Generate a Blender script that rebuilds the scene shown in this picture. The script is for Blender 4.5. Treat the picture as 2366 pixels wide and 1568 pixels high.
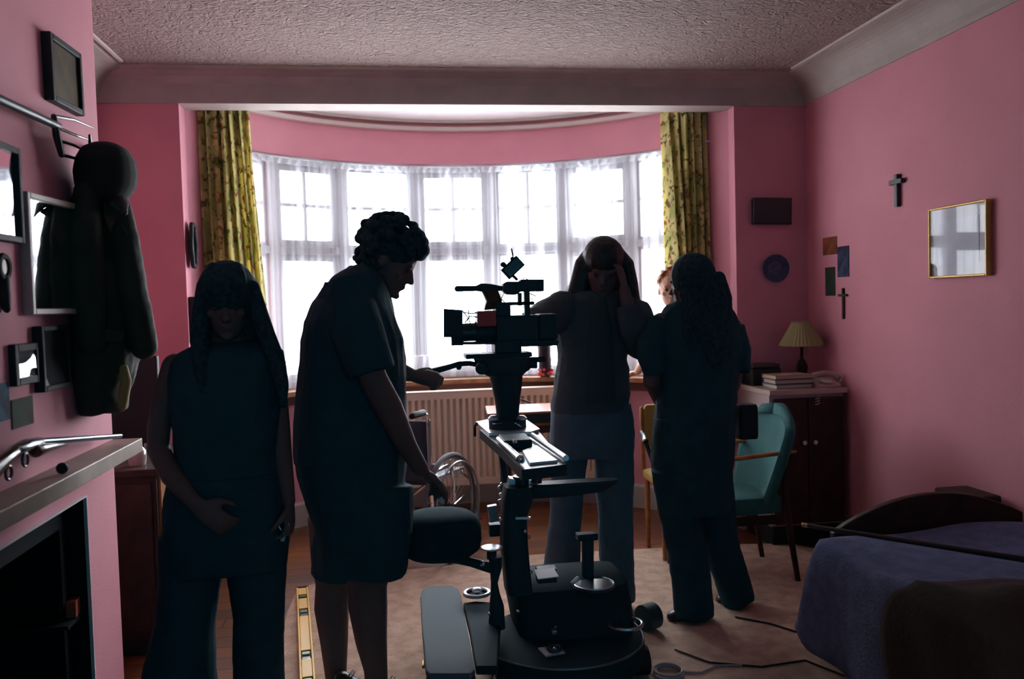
import bpy, math, random
import numpy as np
from mathutils import Vector, Matrix
C = bpy.context.scene
for o in list(bpy.data.objects): bpy.data.objects.remove(o)
# ---------------- camera, world, exposure ----------------
F = 1950.0; H = 1.42
YAW, PITCH, ROLL = 0.138508, 0.041906, -0.028126
cy, sy, cp, sp = math.cos(YAW), math.sin(YAW), math.cos(PITCH), math.sin(PITCH)
_w = Vector((sy*cp, cy*cp, -sp)); _r = Vector((cy, -sy, 0)); _u = _r.cross(_w)
RR = _r*math.cos(ROLL) + _u*math.sin(ROLL); UU = -_r*math.sin(ROLL) + _u*math.cos(ROLL)
cam = bpy.data.cameras.new('camera'); co = bpy.data.objects.new('camera', cam); C.collection.objects.link(co)
cam.sensor_width = 36; cam.lens = F/2366*36; cam.clip_start = .05; cam.clip_end = 200
co.matrix_world = Matrix(((RR.x, UU.x, -_w.x, 0), (RR.y, UU.y, -_w.y, 0), (RR.z, UU.z, -_w.z, H), (0, 0, 0, 1)))
cam.dof.use_dof = True; cam.dof.focus_distance = 3.4; cam.dof.aperture_fstop = 2.4
C.camera = co
C.view_settings.view_transform = 'Standard'; C.view_settings.look = 'None'
C.view_settings.gamma = 1; C.view_settings.use_curve_mapping = False
C.view_settings.exposure = 0.97
SKY = 20.0; DIM = (0.05, 0.26, 0.36)
wd = bpy.data.worlds.new('world'); C.world = wd; wd.use_nodes = True
nt = wd.node_tree; nt.nodes.clear()
tc = nt.nodes.new('ShaderNodeTexCoord'); sx = nt.nodes.new('ShaderNodeSeparateXYZ')
mr = nt.nodes.new('ShaderNodeMapRange'); mr.inputs[1].default_value = -.05; mr.inputs[2].default_value = .25
mx = nt.nodes.new('ShaderNodeMix'); mx.data_type = 'RGBA'
mx.inputs[6].default_value = (*DIM, 1); mx.inputs[7].default_value = (SKY*.95, SKY*.99, SKY*1.06, 1)
bg = nt.nodes.new('ShaderNodeBackground'); ow = nt.nodes.new('ShaderNodeOutputWorld')
nt.links.new(tc.outputs['Generated'], sx.inputs[0]); nt.links.new(sx.outputs[1], mr.inputs[0])
mz = nt.nodes.new('ShaderNodeMapRange'); mz.inputs[1].default_value = -.5; mz.inputs[2].default_value = .2; mz.inputs[3].default_value = 1.0; mz.inputs[4].default_value = 1
ma = nt.nodes.new('ShaderNodeValToRGB'); mb_ = nt.nodes.new('ShaderNodeMapRange'); mb_.inputs[1].default_value = -1
mb_.inputs[2].default_value = 1; nt.links.new(sx.outputs[0], mb_.inputs[0]); nt.links.new(mb_.outputs[0], ma.inputs[0])
el = ma.color_ramp.elements; el[0].position = 0; el[0].color = (.24,)*3+(1,); el[1].position = 1; el[1].color = (.95,)*3+(1,)
for x_, v_ in ((-.78, .36), (-.66, .22), (-.5, .11), (-.25, .32), (.0, .60), (.2, .66), (.42, .44), (.65, .58)): q_ = el.new((x_+1)/2); q_.color = (v_, v_, v_, 1)
mu = nt.nodes.new('ShaderNodeMath'); mu.operation = 'MULTIPLY'
nt.links.new(sx.outputs[2], mz.inputs[0]); nt.links.new(mz.outputs[0], mu.inputs[0]); nt.links.new(ma.outputs[0], mu.inputs[1]); nt.links.new(mu.outputs[0], bg.inputs[1])
nt.links.new(mr.outputs[0], mx.inputs[0]); nt.links.new(mx.outputs[2], bg.inputs[0]); nt.links.new(bg.outputs[0], ow.inputs[0])

# ---------------- helpers ----------------
def ray(px, py): return RR*((px-1183)/F) - UU*((py-784)/F) + _w
def P(px, py, Y): d = ray(px, py); return d*(Y/d.y) + Vector((0, 0, H))        # point seen at a pixel, at a given depth
def PX(px, py, X): d = ray(px, py); return d*(X/d.x) + Vector((0, 0, H))
def PZ(px, py, z): d = ray(px, py); return d*((z-H)/d.z) + Vector((0, 0, H))
V = Vector
def mat(name, col, rough=.7, metal=0, noise=0, nscale=8, bump=0, bscale=40, spec=.4, col2=None, coat=0):
    m = bpy.data.materials.new(name); m.use_nodes = True; n = m.node_tree; b = n.nodes['Principled BSDF']
    b.inputs['Base Color'].default_value = (*col, 1); b.inputs['Roughness'].default_value = rough
    b.inputs['Metallic'].default_value = metal; b.inputs['Specular IOR Level'].default_value = spec
    b.inputs['Coat Weight'].default_value = coat
    t = n.nodes.new('ShaderNodeTexCoord')
    if noise or col2:
        k = n.nodes.new('ShaderNodeTexNoise'); k.inputs['Scale'].default_value = nscale; k.inputs['Detail'].default_value = 5
        mxx = n.nodes.new('ShaderNodeMix'); mxx.data_type = 'RGBA'
        c2 = col2 or tuple(c*(1-noise) for c in col)
        mxx.inputs[6].default_value = (*c2, 1); mxx.inputs[7].default_value = (*col, 1)
        r = n.nodes.new('ShaderNodeMapRange'); r.inputs[1].default_value = .38; r.inputs[2].default_value = .62
        n.links.new(t.outputs['Object'], k.inputs['Vector']); n.links.new(k.outputs[0], r.inputs[0])
        n.links.new(r.outputs[0], mxx.inputs[0]); n.links.new(mxx.outputs[2], b.inputs['Base Color'])
    if bump:
        k = n.nodes.new('ShaderNodeTexNoise'); k.inputs['Scale'].default_value = bscale; k.inputs['Detail'].default_value = 4
        bp = n.nodes.new('ShaderNodeBump'); bp.inputs['Strength'].default_value = bump; bp.inputs['Distance'].default_value = .01
        n.links.new(t.outputs['Object'], k.inputs['Vector']); n.links.new(k.outputs[0], bp.inputs['Height']); n.links.new(bp.outputs[0], b.inputs['Normal'])
    return m
class MB:
    def __init__(s): s.v = []; s.f = []
    def add(s, vs, fs):
        n = len(s.v); s.v += [V(q) for q in vs]; s.f += [tuple(i+n for i in f) for f in fs]; return s
    def box(s, c, d, rot=None, R=None):
        vs = [V((x*d[0]/2, y*d[1]/2, z*d[2]/2)) for x in (-1, 1) for y in (-1, 1) for z in (-1, 1)]
        if rot: R = Matrix.Rotation(rot[2], 3, 'Z') @ Matrix.Rotation(rot[1], 3, 'Y') @ Matrix.Rotation(rot[0], 3, 'X')
        if R: vs = [R @ q for q in vs]
        c = V(c); return s.add([q+c for q in vs], [(0, 1, 3, 2), (4, 6, 7, 5), (0, 4, 5, 1), (2, 3, 7, 6), (0, 2, 6, 4), (1, 5, 7, 3)])
    def span(s, a, b): return s.box(((a[0]+b[0])/2, (a[1]+b[1])/2, (a[2]+b[2])/2), (abs(b[0]-a[0]), abs(b[1]-a[1]), abs(b[2]-a[2])))
    def pbox(s, x0, y0, x1, y1, Y, t, ang=0):      # box whose front face covers a pixel rectangle at depth Y
        a = P(x0, y0, Y); b = P(x1, y1, Y); c = (a+b)/2; w = abs(x1-x0)*Y/F; h = abs(y1-y0)*Y/F
        return s.box(c+V((0, t/2, 0)), (w, t, h), (0, ang, 0))
    def rings(s, rs, cap=True):
        n = len(rs[0]); vs = [q for r in rs for q in r]; fs = []
        for i in range(len(rs)-1):
            for j in range(n):
                a = i*n+j; b = i*n+(j+1) % n; fs.append((a, b, b+n, a+n))
        if cap: fs += [tuple(range(n-1, -1, -1)), tuple(range((len(rs)-1)*n, len(rs)*n))]
        return s.add(vs, fs)
    def tube(s, pts, r, seg=10, flat=1, fdir=None, round_=True):
        pts = [V(p) for p in pts]; n = len(pts); r = [r]*n if not hasattr(r, '__len__') else list(r)
        if round_:
            d0 = (pts[0]-pts[1]).normalized(); d1 = (pts[-1]-pts[-2]).normalized()
            pts = [pts[0]+d0*r[0]*.8, pts[0]+d0*r[0]*.45] + pts + [pts[-1]+d1*r[-1]*.45, pts[-1]+d1*r[-1]*.8]
            r = [r[0]*.45, r[0]*.85] + r + [r[-1]*.85, r[-1]*.45]; n += 4
        prev = V(fdir) if fdir is not None else None; rs = []
        for i in range(n):
            t = (pts[min(i+1, n-1)]-pts[max(i-1, 0)]).normalized()
            if prev is None: prev = V((0, 0, 1)) if abs(t.z) < .9 else V((0, 1, 0))
            a = (prev-t*prev.dot(t)); a = a.normalized() if a.length > 1e-6 else t.orthogonal().normalized()
            b = t.cross(a); prev = a
            rs.append([pts[i]+a*(math.cos(k*6.28319/seg)*r[i]*flat)+b*(math.sin(k*6.28319/seg)*r[i]) for k in range(seg)])
        return s.rings(rs)
    def sl(s, rows, inset=0, seg=20, e=2.4, rot=0):        # horizontal slices (py, xl, xr, Y, half depth)
        rs = []
        for (y, xl, xr, Y, t) in rows:
            c = P((xl+xr)/2, y, Y); hw = max((xr-xl)/2*Y/F-inset, .008); t = max(t-inset, .008); r = []
            for k in range(seg):
                a = k*6.28319/seg; ca, sa = math.cos(a), math.sin(a)
                x = math.copysign(abs(ca)**(2/e), ca)*hw; yy = math.copysign(abs(sa)**(2/e), sa)*t
                r.append(c+V((x*math.cos(rot)-yy*math.sin(rot)*0, yy, 0)))
            rs.append(r)
        return s.rings(rs)
    def ell(s, c, r, R=None, n=10, m=14):
        c = V(c); rs = []
        for i in range(n+1):
            th = math.pi*(i+.001)/(n+.002); ring = []
            for j in range(m):
                a = j*6.28319/m; q = V((math.sin(th)*math.cos(a)*r[0], math.sin(th)*math.sin(a)*r[1], math.cos(th)*r[2]))
                ring.append(c+(R @ q if R else q))
            rs.append(ring)
        return s.rings(rs)
    def lathe(s, c, prof, seg=24, axis=None):
        c = V(c); R = axis.to_track_quat('Z', 'Y').to_matrix() if axis else Matrix.Identity(3)
        return s.rings([[c+R @ V((math.cos(k*6.28319/seg)*r, math.sin(k*6.28319/seg)*r, z)) for k in range(seg)] for (r, z) in prof])
    def cyl(s, a, b, r, seg=16):
        a = V(a); b = V(b); return s.lathe(a, [(r, 0), (r, (b-a).length)], seg, (b-a))
    def ringt(s, c, R, r, axis=None, seg=40, m=8, a0=0, a1=6.28319):
        c = V(c); Q = axis.to_track_quat('Z', 'Y').to_matrix() if axis else Matrix.Identity(3)
        pts = [c+Q @ V((math.cos(a0+(a1-a0)*k/seg)*R, math.sin(a0+(a1-a0)*k/seg)*R, 0)) for k in range(seg+1)]
        return s.tube(pts, r, m, round_=False)
    def prism(s, poly, off):
        off = V(off); n = len(poly); vs = [V(p) for p in poly]; vs += [p+off for p in vs]
        return s.add(vs, [tuple(range(n-1, -1, -1)), tuple(range(n, 2*n))] + [(i, (i+1) % n, (i+1) % n+n, i+n) for i in range(n)])
    def grid(s, fn, nu, nv):
        vs = [fn(i/nu, j/nv) for i in range(nu+1) for j in range(nv+1)]
        return s.add(vs, [(i*(nv+1)+j, (i+1)*(nv+1)+j, (i+1)*(nv+1)+j+1, i*(nv+1)+j+1) for i in range(nu) for j in range(nv)])
def tag(o, label=None, cat=None, group=None, kind=None):
    if label: o['label'] = label
    if cat: o['category'] = cat
    if group: o['group'] = group
    if kind: o['kind'] = kind
    return o
WL = {}
def thing(name, label, cat, loc, group=None):
    o = bpy.data.objects.new(name, None); C.collection.objects.link(o); o.location = V(loc); o.empty_display_size = .1
    WL[o.name] = V(loc); return tag(o, label, cat, group)
def obj(name, m, material, parent=None, origin=None, bevel=0, smooth=True, remesh=0, disp=0, solid=0, label=None, sub=0, dscale=.12):
    if parent is not None: org = WL[parent.name]
    else: org = V(origin) if origin is not None else sum(m.v, V())/len(m.v)
    me = bpy.data.meshes.new(name); me.from_pydata([tuple(q-org) for q in m.v], [], m.f); me.validate()
    import bmesh
    bm = bmesh.new(); bm.from_mesh(me); bmesh.ops.recalc_face_normals(bm, faces=bm.faces); bm.to_mesh(me); bm.free()
    me.materials.append(material); o = bpy.data.objects.new(name, me); C.collection.objects.link(o)
    WL[o.name] = V(org)
    if parent is not None: o.parent = parent
    else: o.location = org
    for p in me.polygons: p.use_smooth = smooth
    if solid: q = o.modifiers.new('s', 'SOLIDIFY'); q.thickness = solid; q.offset = 0
    if bevel: q = o.modifiers.new('b', 'BEVEL'); q.width = bevel; q.segments = 2; q.limit_method = 'ANGLE'
    if remesh:
        q = o.modifiers.new('r', 'REMESH'); q.mode = 'VOXEL'; q.voxel_size = remesh; q.use_smooth_shade = True
        q = o.modifiers.new('sm', 'SMOOTH'); q.factor = .5; q.iterations = 4
    if sub: q = o.modifiers.new('ss', 'SUBSURF'); q.levels = sub; q.render_levels = sub
    if disp:
        t = bpy.data.textures.new(name+'_folds', 'CLOUDS'); t.noise_scale = dscale; t.noise_depth = 2
        q = o.modifiers.new('d', 'DISPLACE'); q.texture = t; q.strength = disp; q.mid_level = .5; q.texture_coords = 'GLOBAL'
    if smooth and not remesh and not disp:
        try: me.set_sharp_from_angle(angle=.7)
        except Exception: pass
    if label: o['label'] = label
    return o
def struct(name, m, material, parent=None, **k):
    o = obj(name, m, material, parent, **k)
    if parent is None: o['kind'] = 'structure'
    return o
# ---------------- materials ----------------
pink = mat('pink wall paint', (.70, .285, .35), .75, noise=.06, nscale=3, bump=.12, bscale=90)
cream = mat('cream cornice paint', (.46, .40, .37), .7, noise=.12, nscale=5, bump=.1)
creamlite = mat('cream moulding paint', (.62, .53, .49), .6)
white = mat('white gloss frame', (.46, .47, .50), .4)
skirt = mat('cream skirting paint', (.42, .38, .34), .5, noise=.1)
radm = mat('cream radiator enamel', (.85, .68, .54), .5)
sillw = mat('brown sill wood', (.30, .13, .06), .4, noise=.4, nscale=12)
black = mat('black matte plastic', (.014, .050, .064), .55, spec=.3)
blackg = mat('black gloss metal', (.014, .046, .058), .3, spec=.5)
steel = mat('brushed steel', (.62, .65, .68), .28, metal=.9)
alu = mat('bright aluminium', (.78, .8, .84), .35, metal=.6)
chrome = mat('chrome tube', (.7, .72, .75), .12, metal=1)
darkwood = mat('dark stained wood', (.045, .018, .011), .6, noise=.5, nscale=14)
midwood = mat('orange varnished wood', (.42, .17, .05), .4, noise=.4, nscale=14)
gold = mat('gilt frame', (.62, .40, .13), .4, metal=.5, noise=.2)
tealf = mat('teal upholstery', (.045, .165, .165), .85, bump=.25, bscale=220, noise=.15)
rubber = mat('grey rubber deck', (.075, .115, .135), .8, bump=.2, bscale=200)
def ramp_noise(m, fn):
    return m
# artex ceiling: stippled plaster relief
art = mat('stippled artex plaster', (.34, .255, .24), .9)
n = art.node_tree; b = n.nodes['Principled BSDF']; t = n.nodes.new('ShaderNodeTexCoord')
k1 = n.nodes.new('ShaderNodeTexNoise'); k1.inputs['Scale'].default_value = 26; k1.inputs['Detail'].default_value = 3; k1.inputs['Distortion'].default_value = 1.6
bp = n.nodes.new('ShaderNodeBump'); bp.inputs['Strength'].default_value = 1.0; bp.inputs['Distance'].default_value = .03
n.links.new(t.outputs['Object'], k1.inputs['Vector']); n.links.new(k1.outputs[0], bp.inputs['Height']); n.links.new(bp.outputs[0], b.inputs['Normal'])
# plank floor
flo = mat('red brown floorboards', (.2, .07, .03), .35, spec=.5)
n = flo.node_tree; b = n.nodes['Principled BSDF']; t = n.nodes.new('ShaderNodeTexCoord')
br = n.nodes.new('ShaderNodeTexBrick'); br.offset = .37; br.inputs['Color1'].default_value = (.30, .095, .03, 1); br.inputs['Color2'].default_value = (.14, .045, .02, 1)
br.inputs['Mortar'].default_value = (.02, .008, .005, 1); br.inputs['Scale'].default_value = 1; br.inputs['Mortar Size'].default_value = .004
br.inputs['Brick Width'].default_value = 1.3; br.inputs['Row Height'].default_value = .115
gr = n.nodes.new('ShaderNodeTexNoise'); gr.inputs['Scale'].default_value = 3; gr.inputs['Detail'].default_value = 7
mp = n.nodes.new('ShaderNodeMapping'); mp.inputs['Scale'].default_value = (1, 14, 1)
mm = n.nodes.new('ShaderNodeMix'); mm.data_type = 'RGBA'; mm.blend_type = 'MULTIPLY'; mm.inputs[0].default_value = .6
n.links.new(t.outputs['Object'], br.inputs['Vector']); n.links.new(t.outputs['Object'], mp.inputs['Vector']); n.links.new(mp.outputs[0], gr.inputs['Vector'])
n.links.new(br.outputs[0], mm.inputs[6]); n.links.new(gr.outputs[1], mm.inputs[7]); n.links.new(mm.outputs[2], b.inputs['Base Color'])
rugm = mat('beige wool pile', (.68, .50, .385), .95, nscale=14, col2=(.52, .37, .275), bump=.7, bscale=120, spec=.1)
# floral curtain
flor = bpy.data.materials.new('yellow green floral cloth'); flor.use_nodes = True; n = flor.node_tree; b = n.nodes['Principled BSDF']
t = n.nodes.new('ShaderNodeTexCoord')
def blob(scale, lo, hi, seed):
    mp = n.nodes.new('ShaderNodeMapping'); mp.inputs['Location'].default_value = (seed, seed*.7, seed*.3)
    k = n.nodes.new('ShaderNodeTexNoise'); k.inputs['Scale'].default_value = scale; k.inputs['Detail'].default_value = 2; k.inputs['Distortion'].default_value = .5
    r = n.nodes.new('ShaderNodeMapRange'); r.inputs[1].default_value = lo; r.inputs[2].default_value = hi
    n.links.new(t.outputs['Object'], mp.inputs['Vector']); n.links.new(mp.outputs[0], k.inputs['Vector']); n.links.new(k.outputs[0], r.inputs[0]); return r.outputs[0]
def mixc(fac, a, c):
    q = n.nodes.new('ShaderNodeMix'); q.data_type = 'RGBA'; n.links.new(fac, q.inputs[0])
    if isinstance(a, tuple): q.inputs[6].default_value = (*a, 1)
    else: n.links.new(a, q.inputs[6])
    q.inputs[7].default_value = (*c, 1); return q.outputs[2]
c1 = mixc(blob(7, .45, .6, 0), (.74, .66, .30), (.50, .48, .18))
c2 = mixc(blob(24, .58, .63, 3), c1, (.16, .17, .05)); c3 = mixc(blob(20, .6, .65, 7), c2, (.34, .14, .08))
n.links.new(c3, b.inputs['Base Color']); b.inputs['Roughness'].default_value = .85; b.inputs['Specular IOR Level'].default_value = .15
tl = n.nodes.new('ShaderNodeBsdfTranslucent'); ms = n.nodes.new('ShaderNodeMixShader'); ms.inputs[0].default_value = .5
n.links.new(c3, tl.inputs[0]); n.links.new(b.outputs[0], ms.inputs[1]); n.links.new(tl.outputs[0], ms.inputs[2]); n.links.new(ms.outputs[0], n.nodes['Material Output'].inputs[0])
# glass: thin pane (mostly see-through, a little mirror)
def thin(name, tint, refl):
    m = bpy.data.materials.new(name); m.use_nodes = True; n = m.node_tree; n.nodes.clear()
    tr = n.nodes.new('ShaderNodeBsdfTransparent'); tr.inputs[0].default_value = (*tint, 1); gl = n.nodes.new('ShaderNodeBsdfGlossy'); gl.inputs['Roughness'].default_value = .02
    lw_ = n.nodes.new('ShaderNodeLayerWeight'); lw_.inputs[0].default_value = .5; pw = n.nodes.new('ShaderNodeMath'); pw.operation = 'POWER'; pw.inputs[1].default_value = 4.5; fr = n.nodes.new('ShaderNodeMath'); fr.operation = 'MULTIPLY_ADD'; fr.inputs[1].default_value = .8; fr.inputs[2].default_value = refl; n.links.new(lw_.outputs['Facing'], pw.inputs[0]); n.links.new(pw.outputs[0], fr.inputs[0]); ms = n.nodes.new('ShaderNodeMixShader'); oo = n.nodes.new('ShaderNodeOutputMaterial')
    n.links.new(fr.outputs[0], ms.inputs[0]); n.links.new(tr.outputs[0], ms.inputs[1]); n.links.new(gl.outputs[0], ms.inputs[2]); n.links.new(ms.outputs[0], oo.inputs[0]); return m
glass = thin('window glass', (.99, .99, .99), .02)
# net curtain: weave opacity varies with gathers, lace band at the hem
def netmat(name, lo, hi):
    m = bpy.data.materials.new(name); m.use_nodes = True; n = m.node_tree; n.nodes.clear()
    t = n.nodes.new('ShaderNodeTexCoord'); mp = n.nodes.new('ShaderNodeMapping'); mp.inputs['Scale'].default_value = (14, 14, .25)
    k = n.nodes.new('ShaderNodeTexNoise'); k.inputs['Scale'].default_value = 1; k.inputs['Detail'].default_value = 3
    r = n.nodes.new('ShaderNodeMapRange'); r.inputs[1].default_value = .38; r.inputs[2].default_value = .66; r.inputs[3].default_value = lo; r.inputs[4].default_value = hi
    tr = n.nodes.new('ShaderNodeBsdfTransparent'); tl = n.nodes.new('ShaderNodeBsdfTranslucent'); df = n.nodes.new('ShaderNodeBsdfDiffuse')
    tl.inputs[0].default_value = (.62, .63, .67, 1); df.inputs[0].default_value = (.75, .74, .76, 1)
    a = n.nodes.new('ShaderNodeMixShader'); a.inputs[0].default_value = .6; c = n.nodes.new('ShaderNodeMixShader'); oo = n.nodes.new('ShaderNodeOutputMaterial')
    n.links.new(t.outputs['Object'], mp.inputs[0]); n.links.new(mp.outputs[0], k.inputs[0]); n.links.new(k.outputs[0], r.inputs[0])
    n.links.new(df.outputs[0], a.inputs[1]); n.links.new(tl.outputs[0], a.inputs[2]); n.links.new(r.outputs[0], c.inputs[0])
    n.links.new(tr.outputs[0], c.inputs[1]); n.links.new(a.outputs[0], c.inputs[2]); n.links.new(c.outputs[0], oo.inputs[0]); return m
net = netmat('sheer net', .03, .5); lace = netmat('lace hem', .15, .55); nethead = mat('cream net heading tape', (.55, .47, .42), .9)

# ---------------- room shell ----------------
XR, XL, XC, D, YB, HC = 2.53, -1.56, -1.05, 4.9, -1.6, 2.75
OL, OR_, OT = -1.133, 2.071, 2.575
AC, AY, AR = .46, 4.26, 1.77        # the bow's centre and radius
CH0, CH1 = 1.35, 3.30
def arc(X, r=AR): return AY+math.sqrt(max(r*r-(X-AC)**2, 0))
struct('floor', MB().span((XL-.3, YB, -.08), (XR+.3, 6.4, 0)), flo, smooth=False)
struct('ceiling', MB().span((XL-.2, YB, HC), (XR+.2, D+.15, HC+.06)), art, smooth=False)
struct('wall_right', MB().span((XR, YB, 0), (XR+.12, D, HC)), pink, smooth=False)
m = MB().span((XL-.12, YB, 0), (XL, D, HC)).span((XL, CH0, .82), (XC, CH1, HC)).span((XL, 2.985, 0), (XC, CH1, .82)).span((XL, CH0, 0), (XC, 1.75, .82)).span((XL, 1.75, 0), (-1.42, 2.985, .82))
struct('wall_left', m, pink, smooth=False)
m = MB().span((XL-.12, D, 0), (OL, D+.15, HC)).span((OR_, D, 0), (XR+.12, D+.15, HC)).span((OL, D, OT), (OR_, D+.15, HC))
struct('wall_back', m, pink, smooth=False)
# cream beam facing over the bay and down to cornice height on both sides
struct('trim_1', MB().span((XL, D-.012, OT-.003), (XR, D+.154, HC)), cream, smooth=False)
# coved cornices
def cove(ax, sgn, y0, y1, w=.16, h=.17, base=0):
    m = MB(); pr = [(0, -h), (.01, -h), (.012, -h+.01)]
    for i in range(9):
        a = i/8*math.pi/2; pr.append((.02+(w-.04)*(1-math.cos(a)), -h+.02+(h-.035)*math.sin(a)))
    pr += [(w-.02, -.012), (w-.005, -.012), (w-.005, -.005), (w, -.003), (w, 0)]
    r0 = [V((ax+sgn*x, y0, HC+z)) for x, z in pr+[(0, 0)]]; r1 = [V((ax+sgn*x, y1, HC+z)) for x, z in pr+[(0, 0)]]
    return m.rings([r0, r1])
struct('trim_2', cove(XR, -1, YB, D-.012), cream, smooth=False)
struct('trim_3', cove(XL, 1, CH1, D-.012), cream, smooth=False)
struct('trim_4', cove(XC, 1, CH0, CH1, .07, .07), creamlite, smooth=False)
struct('trim_5', MB().span((XR-.19, YB, HC-.012), (XR-.175, D-.2, HC+.01)), creamlite, smooth=False)
struct('trim_6', MB().span((XL+.19, CH1, HC-.012), (XL+.205, D-.2, HC+.01)), creamlite, smooth=False)
m = MB()
for i in range(9):
    a = i/8*math.pi/2; 
m.rings([[V((x, D-.012-q[0], HC+q[1])) for q in [(0, 0), (0, -.07), (.02, -.035), (.06, -.012), (.11, -.002), (.11, 0)]] for x in (XL+.02, XR-.02)])
struct('trim_7', m, cream, smooth=False)
# bay: curved wall below and above the windows, ceiling, moulding, sill, skirting
NA = 48
def arcpts(r, x0=OL, x1=OR_, N=NA):
    out = []
    for i in range(N+1):
        x = x0+(x1-x0)*i/N
        # step by angle, so the ends stay even
        a0 = math.asin((x0-AC)/AR/1.0 if abs(x0-AC) < AR else -1); a1 = math.asin((x1-AC)/AR); a = a0+(a1-a0)*i/N
        out.append(V((AC+r*math.sin(a), AY+r*math.cos(a), 0)))
    return out
def shell(r0, r1, z0, z1, x0=OL, x1=OR_):
    A = arcpts(r0, x0, x1); B = arcpts(r1, x0, x1)
    return MB().rings([[a+V((0, 0, z0)), a+V((0, 0, z1)), b_+V((0, 0, z1)), b_+V((0, 0, z0))] for a, b_ in zip(A, B)])
SILL, HEAD, HB = .905, 2.42, 2.72
m = shell(AR, AR+.22, 0, SILL-.03); s2 = shell(AR, AR+.22, HEAD, HB+.05)

struct('wall_bay', m, pink); struct('wall_bay_left', shell(AR, AR+.22, SILL-.03, HEAD, OL, -.945), pink); struct('wall_bay_right', shell(AR, AR+.22, SILL-.03, HEAD, 1.86, OR_), pink)
struct('wall_frieze', s2, pink)
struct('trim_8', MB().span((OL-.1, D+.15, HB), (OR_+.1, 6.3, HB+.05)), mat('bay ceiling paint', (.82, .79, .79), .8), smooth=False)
struct('trim_9', shell(AR-.045, AR, HB-.07, HB-.045), creamlite)
struct('trim_10', shell(AR-.055, AR, HB-.018, HB), creamlite)
struct('baseboard_bay', MB().rings([[p1+V((0, 0, 0)), p1+V((0, 0, .145)), p2+V((0, 0, .16)), p2] for p1, p2 in zip(arcpts(AR-.02), arcpts(AR))]), skirt)
m = MB().span((XL, D-.02, 0), (OL, D, .16)).span((OR_, D-.02, 0), (XR, D, .16)); struct('baseboard_back', m, skirt, smooth=False)
struct('baseboard_right', MB().span((XR-.02, YB, 0), (XR, D, .16)), skirt, smooth=False)
struct('trim_11', shell(AR-.15, AR+.06, SILL-.03, SILL), sillw)
struct('trim_12', shell(AR-.02, AR+.01, SILL-.10, SILL-.03), mat('dark red apron', (.16, .06, .05), .6))
# windows: seven lights around the bow
bxs = [PX_ for PX_ in (505, 622, 787, 958, 1140, 1305, 1470, 1585)]
def xat(px):   # world X where the sight line at mid height crosses the window arc
    lo, hi = 4.6, 6.4
    for _ in range(40):
        md = (lo+hi)/2; q = P(px, 550, md)
        if (q.x-AC)**2+(q.y-AY)**2 < (AR+.05)**2 or q.y < AY: lo = md
        else: hi = md
    return P(px, 550, lo).x
wx = [max(OL-.03, min(OR_+.03, xat(b_))) for b_ in bxs]
def wpt(X, r=AR+.06): return V((X, AY+math.sqrt(max(r*r-(X-AC)**2, .0)), 0))
random.seed(4)
for i in range(7):
    a = wpt(wx[i]); c = wpt(wx[i+1]); d = (c-a); L = d.length; d.normalize(); nrm = V((-d.y, d.x, 0)); R = Matrix((d, nrm, V((0, 0, 1)))).transposed()
    def B(m, u0, u1, z0, z1, t=.05, o=0): return m.box(a+d*((u0+u1)/2)+nrm*o+V((0, 0, (z0+z1)/2)), (u1-u0, t, z1-z0), R=R)
    casement = i in (1, 3, 5, 0)
    f = MB(); e = .035
    for (u0, u1) in ((0, e), (L-e, L)): B(f, u0, u1, SILL, HEAD, .08)
    B(f, e, L-e, HEAD-.05, HEAD, .08); B(f, e, L-e, SILL, SILL+.05, .08); B(f, e, L-e, 1.785, 1.835, .08)
    w = struct('window_%d' % (i+1), f, white, bevel=.004, smooth=False)
    s_ = MB(); k = .045 if i in (1, 3, 5) else .02
    for z0, z1 in ((SILL+.05, 1.785), (1.835, HEAD-.05)):
        B(s_, e, e+k, z0, z1, .06, .01); B(s_, L-e-k, L-e, z0, z1, .06, .01); B(s_, e+k, L-e-k, z0, z0+k, .06, .01); B(s_, e+k, L-e-k, z1-k, z1, .06, .01)
    obj('window_sash', s_, white, w, smooth=False)
    g = MB(); B(g, L/2-.012, L/2+.012, 1.835+k, HEAD-.05-k, .02, .01); B(g, e+k, L-e-k, 2.097, 2.121, .02, .01)
    obj('glazing_bar', g, white, w, smooth=False)
    g = MB(); B(g, e+k*.5, L-e-k*.5, SILL+.06, HEAD-.06, .006, .012); obj('pane', g, glass, w, smooth=False)
    if i in (1, 4):
        g = MB(); B(g, L-e-k-.02, L-e-k+.0, 1.80, 1.83, .05, -.04); obj('catch', g, steel, w, smooth=False)
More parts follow.
